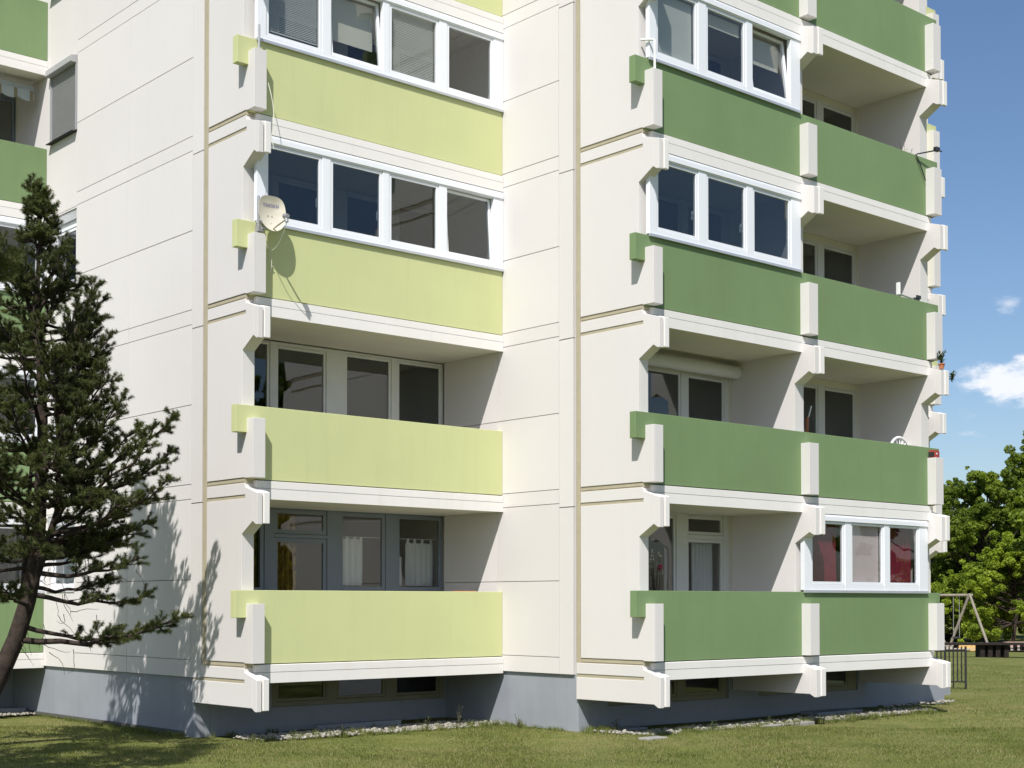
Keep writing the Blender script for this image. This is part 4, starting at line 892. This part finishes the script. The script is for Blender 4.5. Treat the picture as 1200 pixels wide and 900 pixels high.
# ------------------------------------------------------------------ pine at the left
def pine(base, H_, limbs, seed, label, randn=30, stems=True, name='pine_tree', needles=34, nlen=.058, group=None):
    rg = np.random.default_rng(seed); t = thing(name, label, 'pine tree', base, group); b = np.array(base, float)
    R3 = RT; F3 = FW; UPV = np.array([0, 0, 1.0])
    tips = []; wood = MB(); tw = MB(); bare = MB()
    def stem_at(z, off): return b + R3 * off(z)[0] + F3 * off(z)[1] + UPV * z
    bx = lambda z: float(np.interp(z, [0, .5, .95, 1.6, 2.3, 3.0, 4.5, 6.5, 8.2], [-.34, -.08, .15, .45, .70, .80, .82, .76, .74]))
    s_main = lambda z: (bx(z) + .03 * math.sin(z * 1.7), .05 * math.sin(z))
    s_l = lambda z: (bx(min(z, 1.7)) + float(np.interp(z, [1.7, 2.3, 3.2, 5], [0, .06, .06, .1])), .12 * max(0, z - 1.5))
    s_r = lambda z: (bx(min(z, 2.1)) + float(np.interp(z, [2.1, 2.7, 3.4, 5, 6], [0, .22, .46, .52, .40])), -.10 * max(0, z - 2.2))
    S = [(s_main, -.05, H_ * .99, .15)] + ([(s_l, 1.7, 5.0, .06), (s_r, 2.1, 5.9, .06)] if stems else [])
    for off, z0, z1, r0 in S:
        zs = np.linspace(z0, z1, 16); wood.tube([stem_at(z, off) for z in zs], [max(.008, r0 * (1 - (z - z0) / (z1 - z0)) ** .9 + .004) for z in zs], 9)
    def twig(p, d, L, depth):
        # shoot with upturned tip; needles along its outer part
        d = d / np.linalg.norm(d); pts = [p]; q = p.copy(); dd = d.copy(); n = 4
        for i in range(n):
            dd = dd + UPV * .06 + rg.normal(0, .11, 3); dd /= np.linalg.norm(dd); q = q + dd * L / n; pts.append(q.copy())
        tw.tube(pts, [.006 * (1 + depth)] * 2 + [.004] * 2 + [.003], 4, cap=False)
        for i in range(3, n + 1):
            tips.append((pts[i], pts[i] - pts[i - 1], .95 if i < n else 1.2)); tips.append(((pts[i] + pts[i - 1]) / 2, pts[i] - pts[i - 1], .95))
        return pts
    def limb(p0, p1, foliage=1.0, r=.028, dens=1.0, start=.35):
        L = np.linalg.norm(p1 - p0); sag = UPV * (-.07 * L); n = 7; pts = []
        for i in range(n + 1):
            f = i / n; pts.append(p0 + (p1 - p0) * f + sag * 4 * f * (1 - f) * (1 if f < .9 else .8) + rg.normal(0, .022 * L / 1.5, 3) * (0 < i < n))
        wood.tube(pts, [max(.005, r * (1 - .8 * i / n)) for i in range(n + 1)], 6, cap=False)
        if foliage <= 0: return pts
        ns = max(4, int(L * 8 * dens)); ax = (p1 - p0) / L; side = np.cross(ax, UPV); side /= np.linalg.norm(side)
        for k in range(ns):
            f = start + (1 - start) * (k + rg.random() * .6) / ns; j = min(n - 1, int(f * n)); q = pts[j] + (pts[j + 1] - pts[j]) * (f * n - j)
            sgn = 1 if k % 2 else -1; l2 = (.14 + .32 * (1 - f) + .1 * rg.random()) * min(1.1, .35 + L / 2.0)
            d = ax * .75 + side * sgn * (.4 + .5 * rg.random()) + UPV * rg.normal(.03, .17)
            m = twig(q, d, l2, 1)
            for e in range(3 + int(l2 * 6)):
                kk = 1 + int(rg.integers(0, 3)); d2 = (m[kk + 1] - m[kk]) / np.linalg.norm(m[kk + 1] - m[kk]) + rg.normal(0, .75, 3) * np.array([1, 1, .45]) + UPV * .12; twig(m[kk], d2, .08 + .12 * rg.random(), 0)
        twig(pts[-1], ax + UPV * .15, .16, 0)
        return pts
    for (zr, rgt, fwd, ze, fol, st) in limbs:      # explicit limbs: root height, end right/forward, end height
        off = s_r if (rgt > .9 and 2.4 < zr < 5.6 and stems) else s_main
        p0 = stem_at(zr, off); p1 = b + R3 * rgt + F3 * fwd + UPV * ze
        limb(p0, p1, fol, .022 + .012 * np.linalg.norm(p1 - p0), start=st)
    for k in range(randn):
        z = rg.uniform(2.5, H_ * .97) if stems else rg.uniform(4.0, H_ * .97); a = rg.uniform(0, 6.28); rad = float(np.interp(z / H_, [0, .45, .62, .78, .88, 1], [1.9, 1.75, 1.35, .75, .30, .12])) * rg.uniform(.55, 1.0)
        rr, ff = rad * math.cos(a), rad * math.sin(a)
        if rr > .8: rr *= .7
        m0 = s_main(z); off = [s_main, s_l, s_main][k % 3] if 2.4 < z < 4.9 and stems else s_main
        p0 = stem_at(z, off); p1 = b + R3 * (m0[0] + rr) + F3 * (m0[1] + ff) + UPV * (z + .05 + .2 * rg.random() - .08 * rad)
        limb(p0, p1, 1, .02 + .008 * rad)
    # dead bare twigs low on the tree
    for k in range(34 if stems else 0):
        z = rg.uniform(1.3, 2.7); p = stem_at(z, s_main) + R3 * rg.uniform(.1, 1.6) * (rg.random() ** .7) + UPV * .0; d = R3 * rg.uniform(-.2, 1) + F3 * rg.normal(0, .5) - UPV * rg.uniform(.1, 1.2); q = p.copy(); pts = [q.copy()]
        for i in range(5): d = d + rg.normal(0, .35, 3); d /= np.linalg.norm(d); q = q + d * .085; pts.append(q.copy())
        bare.tube(pts, [.006, .005, .004, .004, .003, .002], 4, cap=False)
    # needles
    n = len(tips); P = np.array([t_[0] for t_ in tips]); Dv = np.array([t_[1] for t_ in tips]); Dv /= np.linalg.norm(Dv, axis=1)[:, None]; S_ = np.array([t_[2] for t_ in tips])
    P = np.repeat(P, needles, 0); D_ = np.repeat(Dv, needles, 0); S_ = np.repeat(S_, needles); N_ = len(P)
    P = P - D_ * rg.uniform(-.01, .04, N_)[:, None]
    r = rg.normal(0, 1, (N_, 3)); r -= (r * D_).sum(1)[:, None] * D_; r /= np.linalg.norm(r, axis=1)[:, None]
    nd = D_ * rg.uniform(-.1, .75, N_)[:, None] + r * .9; nd /= np.linalg.norm(nd, axis=1)[:, None]; L = nlen * rg.uniform(.7, 1.15, N_) * S_
    w = np.cross(nd, rg.normal(0, 1, (N_, 3))); w /= np.linalg.norm(w, axis=1)[:, None]; w *= .0032
    V = np.stack([P - w, P + w, P + nd * L[:, None]], 1).reshape(-1, 3)
    F = np.arange(3 * N_).reshape(-1, 3); print('needles', N_)
    o = npobj('needles', V, F, M['needle'], t); o['kind'] = 'stuff'
    obj('trunk', wood, M['bark'], t, smooth=True); o = obj('twigs', tw, M['bark'], t); o['kind'] = 'stuff'
    if bare.v: o = obj('dead_twigs', bare, M['twig'], t); o['kind'] = 'stuff'
    return t
# world base found from the trunk foot just left of the frame; lateral unit: metres to the right as seen from the lawn
PB = (8.05, 20.55, 0.0)
def L_(px, py, zr, fwd=0.0, fol=1.0, st=.3):
    # limb tip given by bearing and height, turned into metres from the trunk foot
    return (zr, LAT(px, fwd), fwd, HGT(py, fwd), fol, st)
pb = np.array(PB); dB = float(pb @ FW); lB = float(pb @ RT)
def LAT(px, f): return (px - 600) / 1702 * (dB + f) - lB
def HGT(py, f): return CZ + (705.8 - py) / 1702 * (dB + f)
limbs = [L_(208, 724, 1.55, -.2, st=.45), L_(150, 745, 1.75, .3, st=.4), L_(168, 700, 2.2, .1, st=.3), L_(160, 655, 2.5, -.3), L_(172, 612, 2.75, .2, st=.3), L_(192, 566, 3.05, -.3, st=.45), L_(150, 600, 2.9, .5), L_(150, 560, 3.2, .6),
         L_(200, 492, 3.7, -.2, st=.45), L_(197, 532, 3.5, .1, st=.5), L_(170, 520, 3.5, -.5), L_(160, 505, 3.8, .5), L_(128, 455, 4.3, .2), L_(122, 430, 4.5, -.3), L_(124, 398, 4.7, .1), L_(118, 410, 4.8, .6), L_(100, 372, 5.1, -.3), L_(112, 352, 5.2, .2, st=.5), L_(106, 335, 5.3, .0, st=.55),
         L_(75, 325, 5.9, .3), L_(72, 282, 6.4, .0, st=.4), L_(66, 300, 6.2, -.3), L_(58, 262, 6.7, .2), L_(27, 300, 5.9, -.2), L_(15, 330, 5.6, .3), L_(0, 280, 6.0, 0), L_(-15, 350, 5.2, -.4), L_(52, 245, 7.1, -.1), L_(34, 250, 7.0, .1), L_(50, 228, 7.6, .0), L_(38, 232, 7.5, -.1),
         L_(20, 400, 4.5, -1.0), L_(60, 420, 4.3, -1.1), L_(90, 470, 3.9, -1.0), L_(10, 470, 3.9, -1.2), L_(70, 500, 3.5, -1.1), L_(-30, 430, 4.2, -.8), L_(40, 380, 4.9, -.8), L_(100, 540, 3.2, -.9), L_(-10, 540, 3.3, -1.2), L_(20, 600, 2.9, -1.3), L_(5, 690, 2.1, -1.2, st=.6),
         L_(140, 470, 4.0, -.6), L_(135, 515, 3.6, .3), L_(120, 440, 4.4, -.6), L_(110, 420, 4.6, .4), L_(95, 400, 4.8, .7), L_(90, 350, 5.3, -.5), L_(110, 375, 5.0, .5), L_(150, 585, 2.95, -.6), L_(135, 625, 2.7, .3), L_(130, 680, 2.3, .4, st=.5), L_(80, 300, 6.0, -.2), L_(130, 480, 3.9, .8), L_(110, 580, 3.0, .9), L_(120, 640, 2.6, .8, st=.4), L_(-40, 620, 2.7, -.5), L_(-60, 520, 3.4, .2), L_(-60, 680, 2.2, .2)]
pine(PB, CZ + (705.8 - 214) / 1702 * 20.8, limbs, 5, 'dark pine tree in front of the left face of the building', randn=76, needles=32, nlen=.050)
# a second pine just outside the left edge, which shades the lawn
pine((4.2, 14.8, 0), 9.5, [(4.4 + .35 * i, 1.4 * math.cos(i * 2.4), 1.4 * math.sin(i * 2.4), 4.7 + .4 * i, 1, .2) for i in range(13)], 9, 'second pine tree out on the lawn left of the picture', randn=62, stems=False, needles=16, nlen=.08)
pine((3.0, 16.4, 0), 9.0, [(4.0 + .3 * i, 1.4 * math.cos(i * 2.1), 1.4 * math.sin(i * 2.1), 4.3 + .38 * i, 1, .2) for i in range(13)], 12, 'third pine tree on the lawn beyond the left picture edge, nearer the wall', randn=62, stems=False, needles=16, nlen=.08)
